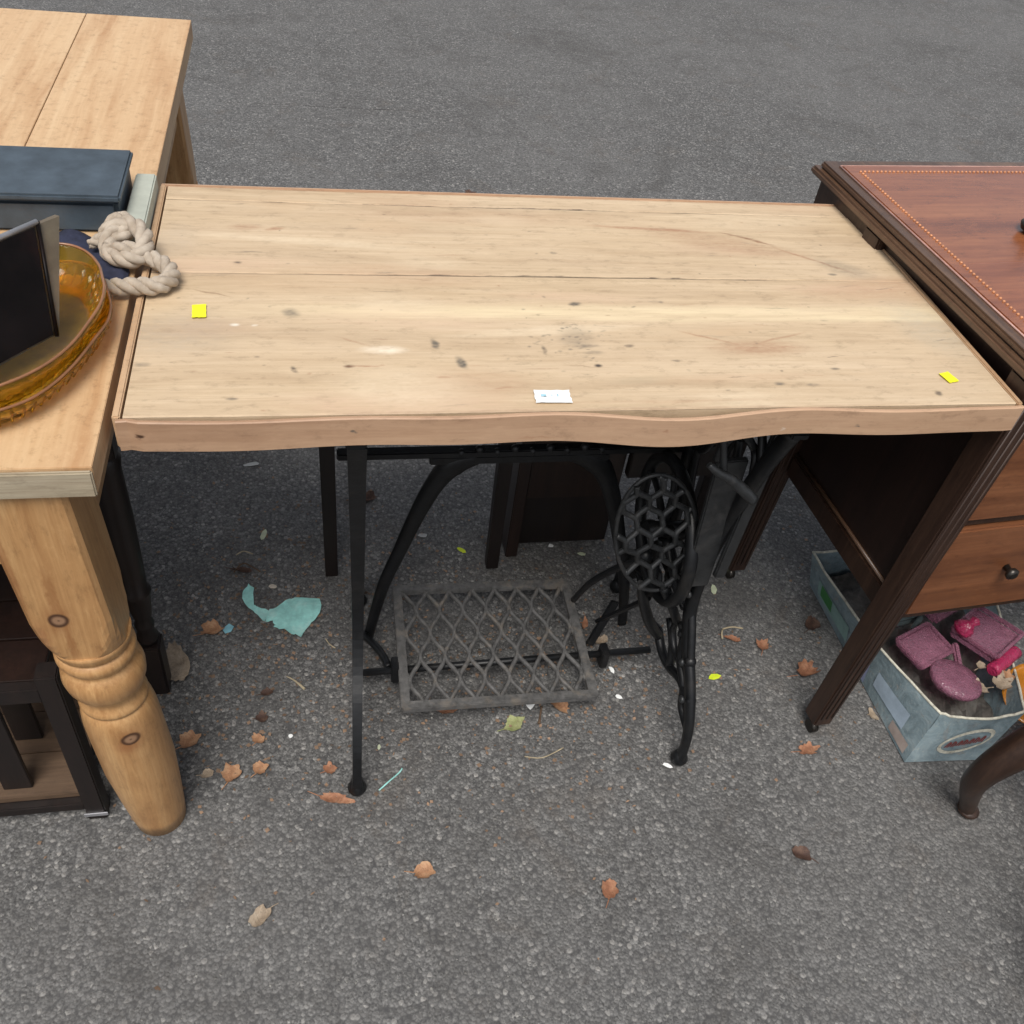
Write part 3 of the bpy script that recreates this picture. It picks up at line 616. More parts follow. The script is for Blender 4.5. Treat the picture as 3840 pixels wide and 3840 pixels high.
# ------------------------------------------------------------------ amber dishes
cont = [(-.077, .267), (-.049, .258), (-.031, .232), (-.021, .197), (-.015, .169), (-.0145, .136), (-.024, .1), (-.037, .061), (-.055, .024), (-.075, -.004), (-.105, -.025), (-.16, -.045), (-.22, -.05), (-.27, -.03), (-.305, .02), (-.315, .09), (-.295, .17), (-.25, .225), (-.19, .25), (-.13, .26)]
CP, _ = smoothpath([Vector((x, y, 0)) for x, y in cont], [1]*len(cont), 8, True)
cc_ = Vector((-.165, .105, 0)); NN = len(CP)
def dish(name, lab, z0, zr, sc, wav, ph, group):
    m = MB(); rings = []
    def ringv(s, z, rib=0, w=0):
        out = []
        for i, p in enumerate(CP):
            a = 2*PI*i/NN; k = s*(1+rib*math.cos(i*PI*.5)); v = cc_+(p-cc_)*k
            out.append(Vector((v.x, v.y, z+w*wav*math.sin(a*4+ph))))
        return out
    rings = [ringv(.02, z0+.004), ringv(.5, z0+.004), ringv(.80, z0+.006), ringv(.885, z0+.012), ringv(.955*sc, zr-.012, 0, .6), ringv(.980*sc, zr-.001, 0, 1), ringv(.99*sc, zr+.001, 0, 1), ringv(1.0*sc, zr-.002, 0, 1),
             ringv(.965*sc, zr-.013, .006, .7), ringv(.925*sc, (zr+z0)/2, .008, .3), ringv(.88, z0+.004, .005), ringv(.84, z0), ringv(.3, z0), ringv(.02, z0)]
    vs = [v for r_ in rings for v in r_]; fs = []
    for j in range(len(rings)-1):
        for i in range(NN): i2 = (i+1) % NN; fs.append((j*NN+i, (j+1)*NN+i, (j+1)*NN+i2, j*NN+i2))
    m.add(vs, fs, True)
    m.add(rings[0], [tuple(range(NN))]); m.add(rings[-1], [tuple(range(NN))[::-1]])
    o = tag(m.build(name, M_amber), lab, 'dish', group)
    r_ = MB(); r_.tube([v+Vector((0, 0, .0006)) for v in ringv(.99*sc, zr+.001, 0, 1)], .0016, 6, closed=True); r_.build('rim', M_rimg, o)
    if wav < .0025:
        r_ = MB(); lo, hi = ringv(.90, z0+.005), ringv(.985*sc, zr-.006, 0, .8)
        for i in range(0, NN, 3): r_.tube([lo[i], lo[i].lerp(hi[i], .5)+(lo[i]-cc_).normalized()*.0005, hi[i]], .0016, 5)
        r_.build('ribs', M_amber, o)['kind'] = 'stuff'
    return o
dish('glass_dish', 'amber glass dish with ribbed side standing on the pine table', .7565, .786, 1.0, .002, 1.0, 'amber glass dishes')
dish('glass_dish', 'amber glass dish with plain wavy rim, stacked inside the ribbed one', .7700, .809, .985, .003, 2.2, 'amber glass dishes')
# dark framed panel leaning in the dish
fp = thing('framed_panel', 'dark glossy framed panel standing in the amber dish', 'picture frame')
A = Vector((-.060, .098, .795)); Wd = Vector((-.63, -.777, .0)); Up = Vector((-.13, .55, .82)).normalized(); Up = (Vector((-.070, .163, .886))-A)
Nn = Wd.cross(Up).normalized()
if Nn.y > 0: Nn = -Nn
h_ = .118; Up.normalize(); w_ = .16
def fpq(u, v, d): return A+Wd*u+Up*v-Nn*d
def hexa(m, c8): m.add(c8, [(0, 3, 2, 1), (4, 5, 6, 7), (0, 1, 5, 4), (1, 2, 6, 5), (2, 3, 7, 6), (3, 0, 4, 7)])
m = MB(); hexa(m, [fpq(.004, .004, -.001), fpq(w_, .004, -.001), fpq(w_, h_-.004, -.001), fpq(.004, h_-.004, -.001), fpq(.004, .004, .004), fpq(w_, .004, .004), fpq(w_, h_-.004, .004), fpq(.004, h_-.004, .004)]); m.build('panel', M_blackg, fp)
m = MB(); hexa(m, [fpq(-.006, .002, .003), fpq(w_, 0, .0045), fpq(w_, h_, .0045), fpq(-.030, h_-.004, .003), fpq(-.009, .002, .010), fpq(w_, 0, .014), fpq(w_, h_, .022), fpq(-.036, h_-.002, .020)]); m.build('plastic_sleeve', M_sleeve, fp)
m = MB(); m.tube([fpq(-.001, 0, 0), fpq(-.001, h_, 0)], .0022, 6); m.build('frame_edge', M_blackg, fp)
m = MB(); m.tube([fpq(0, h_, .0), fpq(w_, h_, .0)], .003, 8); m.build('rim', M_silver, fp)
# boxes behind the rope
sb = thing('storage_box', 'low slate blue plastic box behind the amber dish and rope', 'box', (-.135, .50, .7555), 0)
m = MB(); m.box((-.12, -.105, 0), (.10, .02, .045), .006); m.build('body', M_slate, sb)
m = MB(); m.box((-.126, -.113, .0465), (.106, .028, .056), .004); m.build('lid', M_slate, sb)
tag(MB().box((-.0285, .355, .7575), (-.0015, .52, .782), .002).build('card_box', M_sage), 'narrow pale sage green box against the pine top edge', 'box')
m = MB(); vs = []; n = 14
for j in range(n+1):
    for i in range(n+1):
        u, v = i/n, j/n; vs.append((-.115+.10*u, .275+.105*v+.01*math.sin(u*5), .757+.006+.010*noise.noise((u*3, v*3, 5))+(.0 if 0 < i < n and 0 < j < n else -.0075)))
m.add(vs, [(j*(n+1)+i, j*(n+1)+i+1, (j+1)*(n+1)+i+1, (j+1)*(n+1)+i) for j in range(n) for i in range(n)], True)
tag(m.build('folded_cloth', M_navy), 'crumpled navy cloth lying between the dish and the rope', 'cloth')

# ------------------------------------------------------------------ black turned-leg table under the kitchen table
bt = thing('side_table', 'black painted side table with turned legs beside the pine leg', 'table', (-.25, .34, 0), 0)
def turned(m, x, y, top=.66):
    m.box((x-.019, y-.019, 0), (x+.019, y+.019, .125), .003)
    m.lathe([(.125, .013), (.14, .018), (.155, .012), (.165, .015), (.172, .0155), (.18, .012), (.20, .016), (.245, .0205), (.25, .022), (.256, .0175), (.30, .019), (.40, .021), (.50, .020), (.52, .0225), (.53, .016)], (x, y), 18)
    m.box((x-.02, y-.02, .53), (x+.02, y+.02, top), .002)
for x, y in ((.172, -.118), (.06, .16), (-.2, -.118), (-.2, .16)):
    m = MB(); turned(m, x, y); m.build('leg', M_dark, bt)
MB().box((-.24, -.14, .6605), (.195, .19, .68), .003).build('table_top', M_dark, bt)
MB().box((-.18, -.13, .60), (.152, -.112, .66), .001).build('rail', M_dark, bt)

# ------------------------------------------------------------------ low dark rack
rk = thing('slatted_rack', 'low dark wooden rack with brown shelf boards behind the pine leg', 'rack', (-.33, .13, 0), 0)
X0, X1, Y0, Y1 = -.25, .185, -.135, .17
for x, y in ((X1, Y0), (X1, Y1), (X0, Y0), (X0, Y1)):
    m = MB(); m.box((x-.014, y-.014, 0), (x+.014, y+.014, .36), .002); m.sphere((x, y, .0), .012); m.build('post', M_dark, rk)
for i in range(4):
    ya = Y0+.004+i*.076; m = MB(); m.box((X0+.015, ya, .04), (X1-.015, ya+.0745, .052), .001); m.build('shelf_board', M_shelf, rk)
for z, t in ((.30, .03), (.02, .018)):
    for y in (Y0, Y1): MB().box((X0+.0145, y-.008, z), (X1-.0145, y+.008, z+t), .002).build('rail', M_dark, rk)
for i in range(4):
    ya = Y0+.012+i*.071; MB().box((X0+.015, ya, .315), (X1-.015, ya+.068, .325), .001).build('shelf_board', M_deskp, rk)
for i in range(4):
    y = Y0+.022+.0*i+i*.085
    for x in (.078, -.08):
        m = MB(); m.box((x-.02, y-.004, .0525), (x+.02, y+.004, .3145), .001); m.build('slat', M_dark, rk)
m = MB(); m.box((X1-.017, Y0-.016, .012), (X1+.017, Y0-.0142, .02), .0005); m.build('scuffed_trim', M_silver, rk)

# ------------------------------------------------------------------ mahogany desk (right)
dkx, dky = 1.078, .012
ds = thing('writing_desk', 'dark mahogany desk with red brown top and drawers right of pine top', 'desk', (dkx, dky, 0), R(4.2))
DW, DD, DZ, DT = 1.05, .42, .80, .60
def deskleg(x, y, pl_=1):
    m = MB(); w = .044
    m.beam((x+w/2-.030, y+w/2, .028), (x+w/2, y+w/2, DZ-.022), .036, .036, w, w, bev=.003)
    for k in (-.010, 0, .010):   # reeding on the front face
        m.tube([(x+w/2-.029+k, y+.0018+.002, .05), (x+w/2+k*1.25, y+.0010, DZ-.03)], .0019, 6)
    o = m.build('leg', M_desk, ds)
    c = MB(); c.tube([(x-.022, y+w/2-.006, .013), (x-.010, y+w/2-.006, .013)], .0125, 12); c.tube([(x+w/2-.03, y+w/2, .03), (x+w/2-.034, y+w/2-.004, .012)], .006, 8); c.build('castor', M_brass, o)
for x, y in ((0, 0), (0, DD-.044), (DW-.044, 0), (DW-.044, DD-.044)): deskleg(x, y)
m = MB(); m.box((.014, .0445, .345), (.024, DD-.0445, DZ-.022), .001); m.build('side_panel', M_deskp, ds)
m = MB(); m.box((.006, .0442, .300), (.036, DD-.0442, .345), .003); m.build('rail', M_desk, ds)
m = MB(); m.tube([(.012, .045, .348), (.012, DD-.045, .348)], .0035, 8); m.tube([(.013, .046, .35), (.013, .046, DZ-.03)], .004, 8); m.build('beading', M_moul, ds)
MB().box((.006, DD+.0005, .66), (.045, DT-.02, DZ-.022), .002).build('frieze', M_desk, ds)
m = MB(); m.box((.0445, .036, .70), (DW-.0445, .05, DZ-.022), .001); m.build('frieze', M_desk, ds)
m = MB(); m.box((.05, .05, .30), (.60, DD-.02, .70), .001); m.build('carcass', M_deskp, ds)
for z in (.285, .497, .674): MB().box((.0445, .03, z), (.60, .048, z+.0165), .002).build('drawer_divider', M_desk, ds)
MB().box((.60, .03, .285), (.63, .05, .70), .002).build('stile', M_desk, ds)
for (za, zb) in ((.303, .495), (.515, .672)):
    m = MB(); m.box((.047, .022, za), (.598, .047, zb), .003); d_ = m.build('drawer', M_draw, ds)
    for xx in (.19, .46):
        c = MB(); c.lathe([(0, .006), (.008, .005), (.012, .010), (.018, .011), (.022, .006)], (0, 0), 14, M=Matrix.Translation((xx, .022, (za+zb)/2)) @ Matrix.Rotation(PI/2, 4, 'X')); c.build('knob', M_brass, d_)
# top: moulded edge, pale stringing, dotted inlay
m = MB(); m.box((-.004, -.006, DZ-.0215), (DW+.004, DT+.006, DZ-.0085), .005); m.build('edge_moulding', M_moul, ds)
m = MB(); m.box((.006, .004, DZ-.0083), (DW-.006, DT-.004, DZ+.002), .004); m.build('edge_moulding', M_moul, ds)
m = MB(); m.box((.030, .028, DZ-.001), (DW-.030, DT-.028, DZ+.0042), .0015); m.build('top_panel', M_dtop, ds)
m = MB(); e_ = .0275
for a, c in (((e_, e_), (DW-e_, e_)), ((e_, DT-e_), (DW-e_, DT-e_)), ((e_, e_), (e_, DT-e_)), ((DW-e_, e_), (DW-e_, DT-e_))): m.tube([(a[0], a[1], DZ+.003), (c[0], c[1], DZ+.003)], .0014, 6)
m.build('stringing', M_line, ds)
m = MB(); e_ = .052
def dots(x0_, y0_, x1_, y1_):
    n_ = int(math.hypot(x1_-x0_, y1_-y0_)/.0078)
    for i in range(n_+1):
        t = i/n_; m.lathe([(DZ+.004, .0025), (DZ+.0056, .0021), (DZ+.0064, .0009)], (x0_+(x1_-x0_)*t, y0_+(y1_-y0_)*t), 6)
dots(e_, e_, DW-e_, e_); dots(e_, e_, e_, DT-e_); dots(DW-e_, e_, DW-e_, DT-e_); dots(e_, DT-e_, DW-e_, DT-e_)
m.build('inlay_dots', M_stud, ds)['kind'] = 'stuff'
m = MB(); m.lathe([(DZ+.0045, .012), (DZ+.010, .021), (DZ+.018, .024), (DZ+.022, .020), (DZ+.0215, .012), (DZ+.034, .005), (DZ+.042, .007), (DZ+.046, .003)], (1.287, .365), 20)
tag(m.build('small_dark_pot', M_brass), 'small dark lidded pot on the red brown desk top', 'pot')

# ------------------------------------------------------------------ dark desk behind the treadle
bd = thing('dark_desk', 'dark brown desk with slim legs standing behind the treadle', 'desk', (.22, .455, 0), 0)
m = MB
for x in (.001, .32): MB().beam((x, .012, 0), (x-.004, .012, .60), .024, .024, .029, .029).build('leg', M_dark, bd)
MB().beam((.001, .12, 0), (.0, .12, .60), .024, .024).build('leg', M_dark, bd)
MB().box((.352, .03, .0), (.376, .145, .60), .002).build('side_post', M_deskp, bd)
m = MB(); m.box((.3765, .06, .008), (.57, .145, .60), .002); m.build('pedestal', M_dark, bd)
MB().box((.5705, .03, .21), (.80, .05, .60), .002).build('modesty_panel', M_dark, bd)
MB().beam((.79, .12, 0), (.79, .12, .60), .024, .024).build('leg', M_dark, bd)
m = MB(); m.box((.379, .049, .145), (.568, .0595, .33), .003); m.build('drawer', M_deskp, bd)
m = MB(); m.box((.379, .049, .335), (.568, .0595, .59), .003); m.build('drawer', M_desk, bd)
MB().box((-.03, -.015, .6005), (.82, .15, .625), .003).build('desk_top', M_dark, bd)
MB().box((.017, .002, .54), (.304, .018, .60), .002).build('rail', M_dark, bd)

# ------------------------------------------------------------------ card box under the desk and its contents
cb = thing('cardboard_box', 'battered grey blue printed card box open under the desk', 'box')
BL = {'fl': (1.209, -.057), 'fr': (1.352, -.066), 'br': (1.47, .35), 'bl': (1.203, .366)}
Tp = {'fl': (1.232, -.040, .125), 'fr': (1.385, -.056, .135), 'br': (1.54, .36, .12), 'bl': (1.176, .37, .10)}
def wallq(m, b0, b1, t0, t1, sag, out, th=.003, seed=0, nu=16, nv=6):
    b0, b1, t0, t1 = Vector((*b0, .002)), Vector((*b1, .002)), Vector(t0), Vector(t1)
    nrm = (b1-b0).cross(Vector((0, 0, 1))).normalized(); vs = []
    for side in (0, 1):
        for j in range(nv+1):
            for i in range(nu+1):
                u, v = i/nu, j/nv; p = b0.lerp(b1, u).lerp(t0.lerp(t1, u), v)
                p = p+Vector((0, 0, -sag*math.sin(PI*u)**.8*v))+nrm*(out*math.sin(PI*u)*v+.004*v*noise.noise((u*4, v*3, seed)))-nrm*th*side
                if j == nv: p.z += .004*noise.noise((u*11, seed, 0))
                vs.append(p)
    o = (nu+1)*(nv+1); fs = []
    for j in range(nv):
        for i in range(nu):
            a = j*(nu+1)+i; fs.append((a, a+1, a+nu+2, a+nu+1)); fs.append((o+a+nu+1, o+a+nu+2, o+a+1, o+a))
    m.add(vs, fs, True); return [vs[nv*(nu+1)+i]*.5+vs[o+nv*(nu+1)+i]*.5 for i in range(nu+1)]
rims = []
for a, c, sag, out, sd_ in (('fl', 'fr', .012, .006, 1), ('fr', 'br', .01, .01, 2), ('br', 'bl', .0, .0, 3), ('bl', 'fl', .012, .006, 4)):
    m = MB(); rim = wallq(m, BL[a], BL[c], Tp[a], Tp[c], sag, out, seed=sd_); w = m.build('side', M_card, cb)
    e = MB(); e.tube(rim, .0026, 6); e.build('torn_edge', M_cardedge, w)
    if a == 'fl':   # oval printed emblem with reddish lettering strokes
        g_ = MB(); n_ = 22
        def fw(u, v): 
            b0, b1 = Vector((*BL['fl'], .002)), Vector((*BL['fr'], .002)); t0, t1 = Vector(Tp['fl']), Vector(Tp['fr'])
            p = b0.lerp(b1, u).lerp(t0.lerp(t1, u), v); p.z -= .012*math.sin(PI*u)**.8*v
            nr = (b1-b0).cross(Vector((0, 0, 1))).normalized(); return p+nr*(.006*math.sin(PI*u)*v+.004*v*noise.noise((u*4, v*3, 1))+.0012)
        cen = (.56, .48); ru, rv = .30, .27
        ringp = [fw(cen[0]+ru*math.cos(t)+.05*math.sin(t)*0, cen[1]+rv*math.sin(t)+.16*math.cos(t)*.5) for t in [2*PI*i/n_ for i in range(n_)]]
        ringq = [fw(cen[0]+ru*.88*math.cos(t), cen[1]+rv*.76*math.sin(t)+.14*math.cos(t)*.5) for t in [2*PI*i/n_ for i in range(n_)]]
        g_.add(ringp+ringq, [(i, (i+1) % n_, n_+(i+1) % n_, n_+i) for i in range(n_)]); g_.build('oval_print', M_cardedge, w)
        g_ = MB()
        for k in range(7):
            u = cen[0]-.19+k*.063; v = cen[1]+(u-cen[0])*.28
            pts_ = [(u-.016, v-.07), (u-.016, v+.07)] if k % 2 else [(u-.02, v-.07), (u+.0, v+.07)]
            for (a0, a1) in ((pts_[0], pts_[1]), (pts_[1], (u+.018, v+.02)), ((u+.018, v+.02), (u+.012, v-.07))):
                d = Vector((a1[1]-a0[1], -(a1[0]-a0[0]))).normalized()*.010
                g_.add([fw(a0[0]-d.x, a0[1]-d.y)+Vector((0, -.0003, 0)), fw(a0[0]+d.x, a0[1]+d.y)+Vector((0, -.0003, 0)), fw(a1[0]+d.x, a1[1]+d.y)+Vector((0, -.0003, 0)), fw(a1[0]-d.x, a1[1]-d.y)+Vector((0, -.0003, 0))], [(0, 1, 2, 3)])
        g_.build('lettering', plain('dull_red_ink', (.22, .05, .045), .7, 0, .2), w)
    if a == 'bl':   # printed panels on the long side
        def lw(u, v):
            b0, b1 = Vector((*BL['bl'], .002)), Vector((*BL['fl'], .002)); t0, t1 = Vector(Tp['bl']), Vector(Tp['fl'])
            p = b0.lerp(b1, u).lerp(t0.lerp(t1, u), v); p.z -= .012*math.sin(PI*u)**.8*v
            nr = (b1-b0).cross(Vector((0, 0, 1))).normalized(); return p+nr*(.006*math.sin(PI*u)*v+.004*v*noise.noise((u*4, v*3, 4))+.0015)
        for nm, (u0, u1, v0, v1), mt in (('printed_panel', (.10, .40, .22, .62), plain('pale_green_print', (.22, .34, .32), .7, 0, .15)), ('printed_panel', (.66, .90, .28, .60), plain('pale_blue_panel', (.34, .42, .50), .7, 0, .15)),
                                         ('printed_panel', (.50, .60, .05, .5), plain('lilac_print', (.25, .28, .42), .7, 0, .2)), ('printed_panel', (.84, .97, .06, .24), plain('buff_print', (.33, .27, .24), .8, 0, .2))):
            g_ = MB(); k_ = 6; g_.add([lw(u0+(u1-u0)*i/k_, v0+(v1-v0)*j/3) for j in range(4) for i in range(k_+1)], [(j*(k_+1)+i, j*(k_+1)+i+1, (j+1)*(k_+1)+i+1, (j+1)*(k_+1)+i) for j in range(3) for i in range(k_)]); g_.build(nm, mt, w)
        g_ = MB(); g_.add([lw(.13+.11*i/3, .30+.30*j/3)+Vector((-.0006, 0, 0)) for j in range(4) for i in range(4)], [(j*4+i, j*4+i+1, (j+1)*4+i+1, (j+1)*4+i) for j in range(3) for i in range(3)]); g_.build('green_square', plain('green_print', (.05, .20, .06), .7, 0, .15), w)
m = MB(); m.add([(BL[k][0], BL[k][1], .004) for k in ('fl', 'fr', 'br', 'bl')], [(0, 1, 2, 3)]); m.add([(BL[k][0], BL[k][1], .0025) for k in ('fl', 'fr', 'br', 'bl')], [(3, 2, 1, 0)]); m.build('base', M_card, cb)
def rbox(m, c, sx, sy, sz, rz, tilt=0, bev=.004):
    Mx = Matrix.Translation(c) @ Matrix.Rotation(rz, 4, 'Z') @ Matrix.Rotation(tilt, 4, 'X'); m.box((-sx/2, -sy/2, -sz/2), (sx/2, sy/2, sz/2), bev, M=Mx)
# packing below the glass (crumpled brown paper)
m = MB(); n = 22; vs = []
for j in range(n+1):
    for i in range(n+1):
        u, v = i/n, j/n; x = (1.225+.145*u+.03*u*v-.02*v*(1-u)); y = -.04+.385*v; x += .10*u*v+.012*u
        vs.append((x, y, .058+.022*noise.noise((u*5, v*9, 2))+.012*noise.noise((u*14, v*22, 4))))
m.add(vs, [(j*(n+1)+i, j*(n+1)+i+1, (j+1)*(n+1)+i+1, (j+1)*(n+1)+i) for j in range(n) for i in range(n)])
tag(m.build('packing_paper', plain('crumpled_packing', (.10, .09, .08), .9, 0, .6, 35, .5, dirt=((.2, .2, .19), .7))), 'crumpled dark packing paper filling the bottom of the card box', 'packing paper')
# pink glass: tray with rim, rounded dish, candlestick, lidded box
m = MB(); rbox(m, (1.283, .108, .112), .088, .066, .012, R(22), .12); 
for k in (-1, 1):
    Mx = Matrix.Translation((1.283, .108, .119)) @ Matrix.Rotation(R(22), 4, 'Z') @ Matrix.Rotation(.12, 4, 'X'); m.box((-.044, k*.033-.003, -.004), (.044, k*.033+.003, .005), .002, M=Mx); m.box((k*.044-.003, -.033, -.004), (k*.044+.003, .033, .005), .002, M=Mx)
tag(m.build('glass_tray', M_pink), 'oblong dusty pink glass tray with raised rim in the card box', 'glassware', 'pink glassware in the card box')
m = MB(); rbox(m, (1.285, .20, .100), .07, .05, .02, R(10), .2, .008); rbox(m, (1.30, .165, .112), .045, .010, .008, R(40), 0, .003)
tag(m.build('glass_block', plain('smoky_grey_glass', (.12, .15, .155), .2, 0, .3, 40, .1, Transmission_Weight=.3)), 'smoky grey glass piece behind the oblong pink tray in the card box', 'glassware')
m = MB(); rbox(m, (1.365, .205, .118), .09, .06, .022, R(24), .15, .006); rbox(m, (1.365, .205, .133), .06, .035, .010, R(24), .15, .004)
tag(m.build('glass_box', M_pink), 'stepped mauve pink glass box at the back of the card box', 'glassware', 'pink glassware in the card box')
m = MB(); rbox(m, (1.338, .074, .108), .012, .085, .012, R(-20), .05, .004)
tag(m.build('glass_bar', M_pink), 'narrow mauve glass bar wedged between the oblong tray and the square dish', 'glassware', 'pink glassware in the card box')
m = MB(); m.lathe([(.0, .030), (.008, .037), (.014, .0385), (.018, .036), (.0195, .02), (.0195, .002)], seg=28, M=Matrix.Translation((1.304, .030, .100)) @ Matrix.Scale(1.22, 4) @ Matrix.Rotation(-.10, 4, 'X') @ Matrix.Rotation(.12, 4, 'Y'))
tag(m.build('glass_pot', M_pink), 'round frosted pink glass lid near the front of the card box', 'glassware', 'pink glassware in the card box')
m = MB(); rbox(m, (1.412, .118, .122), .096, .090, .018, R(30), -.08); Mx = Matrix.Translation((1.412, .118, .134)) @ Matrix.Rotation(R(30), 4, 'Z') @ Matrix.Rotation(-.08, 4, 'X')
for k in (-1, 1): m.box((-.048, k*.045-.003, -.004), (.048, k*.045+.003, .006), .002, M=Mx); m.box((k*.048-.003, -.045, -.004), (k*.048+.003, .045, .006), .002, M=Mx)
tag(m.build('glass_tray', M_pink), 'large square mauve pink glass dish at the right of the card box', 'glassware', 'pink glassware in the card box')
m = MB(); Mx = Matrix.Translation((1.412, .055, .128)) @ Matrix.Scale(1.15, 4) @ Matrix.Rotation(R(28), 4, 'Z') @ Matrix.Rotation(PI/2, 4, 'Y')
m.lathe([(-.036, .008), (-.033, .0115), (-.02, .0105), (0, .0115), (.02, .0105), (.033, .0115), (.037, .007)], seg=14, M=Mx); tag(m.build('glass_rod', M_pinkc), 'bright cerise ribbed glass bar beside the square pink dish', 'glassware', 'pink glassware in the card box')
m = MB(); m.lathe([(-.012, .010), (-.006, .017), (.004, .014), (.012, .006), (.02, .009), (.024, .002)], seg=14, M=Matrix.Translation((1.365, .125, .142)) @ Matrix.Scale(1.2, 4) @ Matrix.Rotation(.6, 4, 'Y')); tag(m.build('glass_stopper', M_pinkc), 'vivid cerise red glass stopper resting on the pink dishes', 'glassware', 'pink glassware in the card box')
m = MB(); m.lathe([(-.004, .020), (0, .034), (.010, .052), (.018, .060), (.020, .060), (.012, .050), (.004, .032), (.001, .004)], seg=28, M=Matrix.Translation((1.452, -.008, .098)) @ Matrix.Rotation(.35, 4, 'X') @ Matrix.Rotation(-.3, 4, 'Y'))
tag(m.build('glass_bowl', M_amber2), 'amber glass bowl at the right end of the card box', 'glassware')
m = MB(); m.lathe([(-.01, .006), (0, .011), (.012, .010), (.016, .005)], seg=12, M=Matrix.Translation((1.432, -.030, .118))); tag(m.build('china_piece', M_white), 'small shiny white china piece on the amber bowl', 'ornament')

# ------------------------------------------------------------------ cabriole stool (lower right)
st = thing('cabriole_stool', 'dark brown stool with curved cabriole leg at lower right corner', 'stool', (1.55, -.33, 0), 0)
for sx, sy in ((-1, 1), (1, 1), (-1, -1), (1, -1)):
    L_ = [(.278, .17, .010, .013), (.285, .17, .03, .014), (.297, .17, .06, .0165), (.318, .165, .11, .020), (.322, .16, .165, .0235), (.300, .155, .225, .028), (.262, .15, .275, .033), (.215, .145, .31, .035), (.17, .14, .345, .034)]
    m = MB(); m.tube([(sx*a, sy*b_, z) for a, b_, z, r_ in L_], [r_ for *_, r_ in L_], 10, sub=4); m.sphere((sx*.275, sy*.17, .010), .019, (1, 1, .5)); m.build('leg', M_desk, st)
MB().box((-.20, -.16, .33), (.20, .16, .39), .006).build('seat_rail', M_desk, st)
m = MB(); m.box((-.205, -.165, .3905), (.205, .165, .43), .015); m.build('seat', M_dark, st)

# ------------------------------------------------------------------ fallen leaves
def leaf(lab, x, y, L, Wd_, rz, mi, curl=.35, lobes=4, z=0, seed=None, grp='fallen leaves on the asphalt', name='fallen_leaf'):
    r_ = random.Random(seed if seed is not None else int(x*7919+y*104729)); n = 26; ptsv = []; am = r_.uniform(.04, .2); ph_ = r_.uniform(0, 3)
    for i in range(n):
        a = 2*PI*i/n; rad = 1+am*math.cos(lobes*a+ph_+r_.uniform(-.3, .3))+r_.uniform(-.17, .15)
        ptsv.append((math.cos(a)*L/2*rad, math.sin(a)*Wd_/2*rad))
    vs = []
    for k, s_ in ((0, .0), (1, .5), (2, .8), (3, 1.0)):
        for (px, py) in (ptsv if k else [(0, 0)]):
            X_, Y_ = px*s_, py*s_; e = 1.5*((X_/(L/2))**2*curl*.35+(Y_/(Wd_/2))**2*curl*.5)*min(L, Wd_)*.5
            vs.append((X_*(1-.12*curl*s_), Y_*(1-.2*curl*s_), .0015+e+L*.10*1.5*curl*noise.noise((X_*70, Y_*70, x*9+y))*s_+abs(Y_)*.12))
    fs = [(0, 1+i, 1+(i+1) % n) for i in range(n)]
    for k in (0, 1):
        o = 1+k*n; fs += [(o+i, o+n+i, o+n+(i+1) % n, o+(i+1) % n) for i in range(n)]
    zmin = min(v[2] for v in vs); vs = [(a, b_, c-zmin+.0008) for a, b_, c in vs]
    m = MB(); m.add(vs, fs, True); m.add([(a, b_, c-.0005) for a, b_, c in vs], [f[::-1] for f in fs], True)
    m.tube([(-L*.42, 0, vs[0][2]+.002), (-L*.62, L*.05, .003), (-L*.85, L*.12, .002)], [.0009, .0008, .0006], 5)
    return tag(m.build(name, M_leaf[mi], None, (x, y, z+gz(x, y)), (0, 0, rz)), lab, 'leaf', grp)
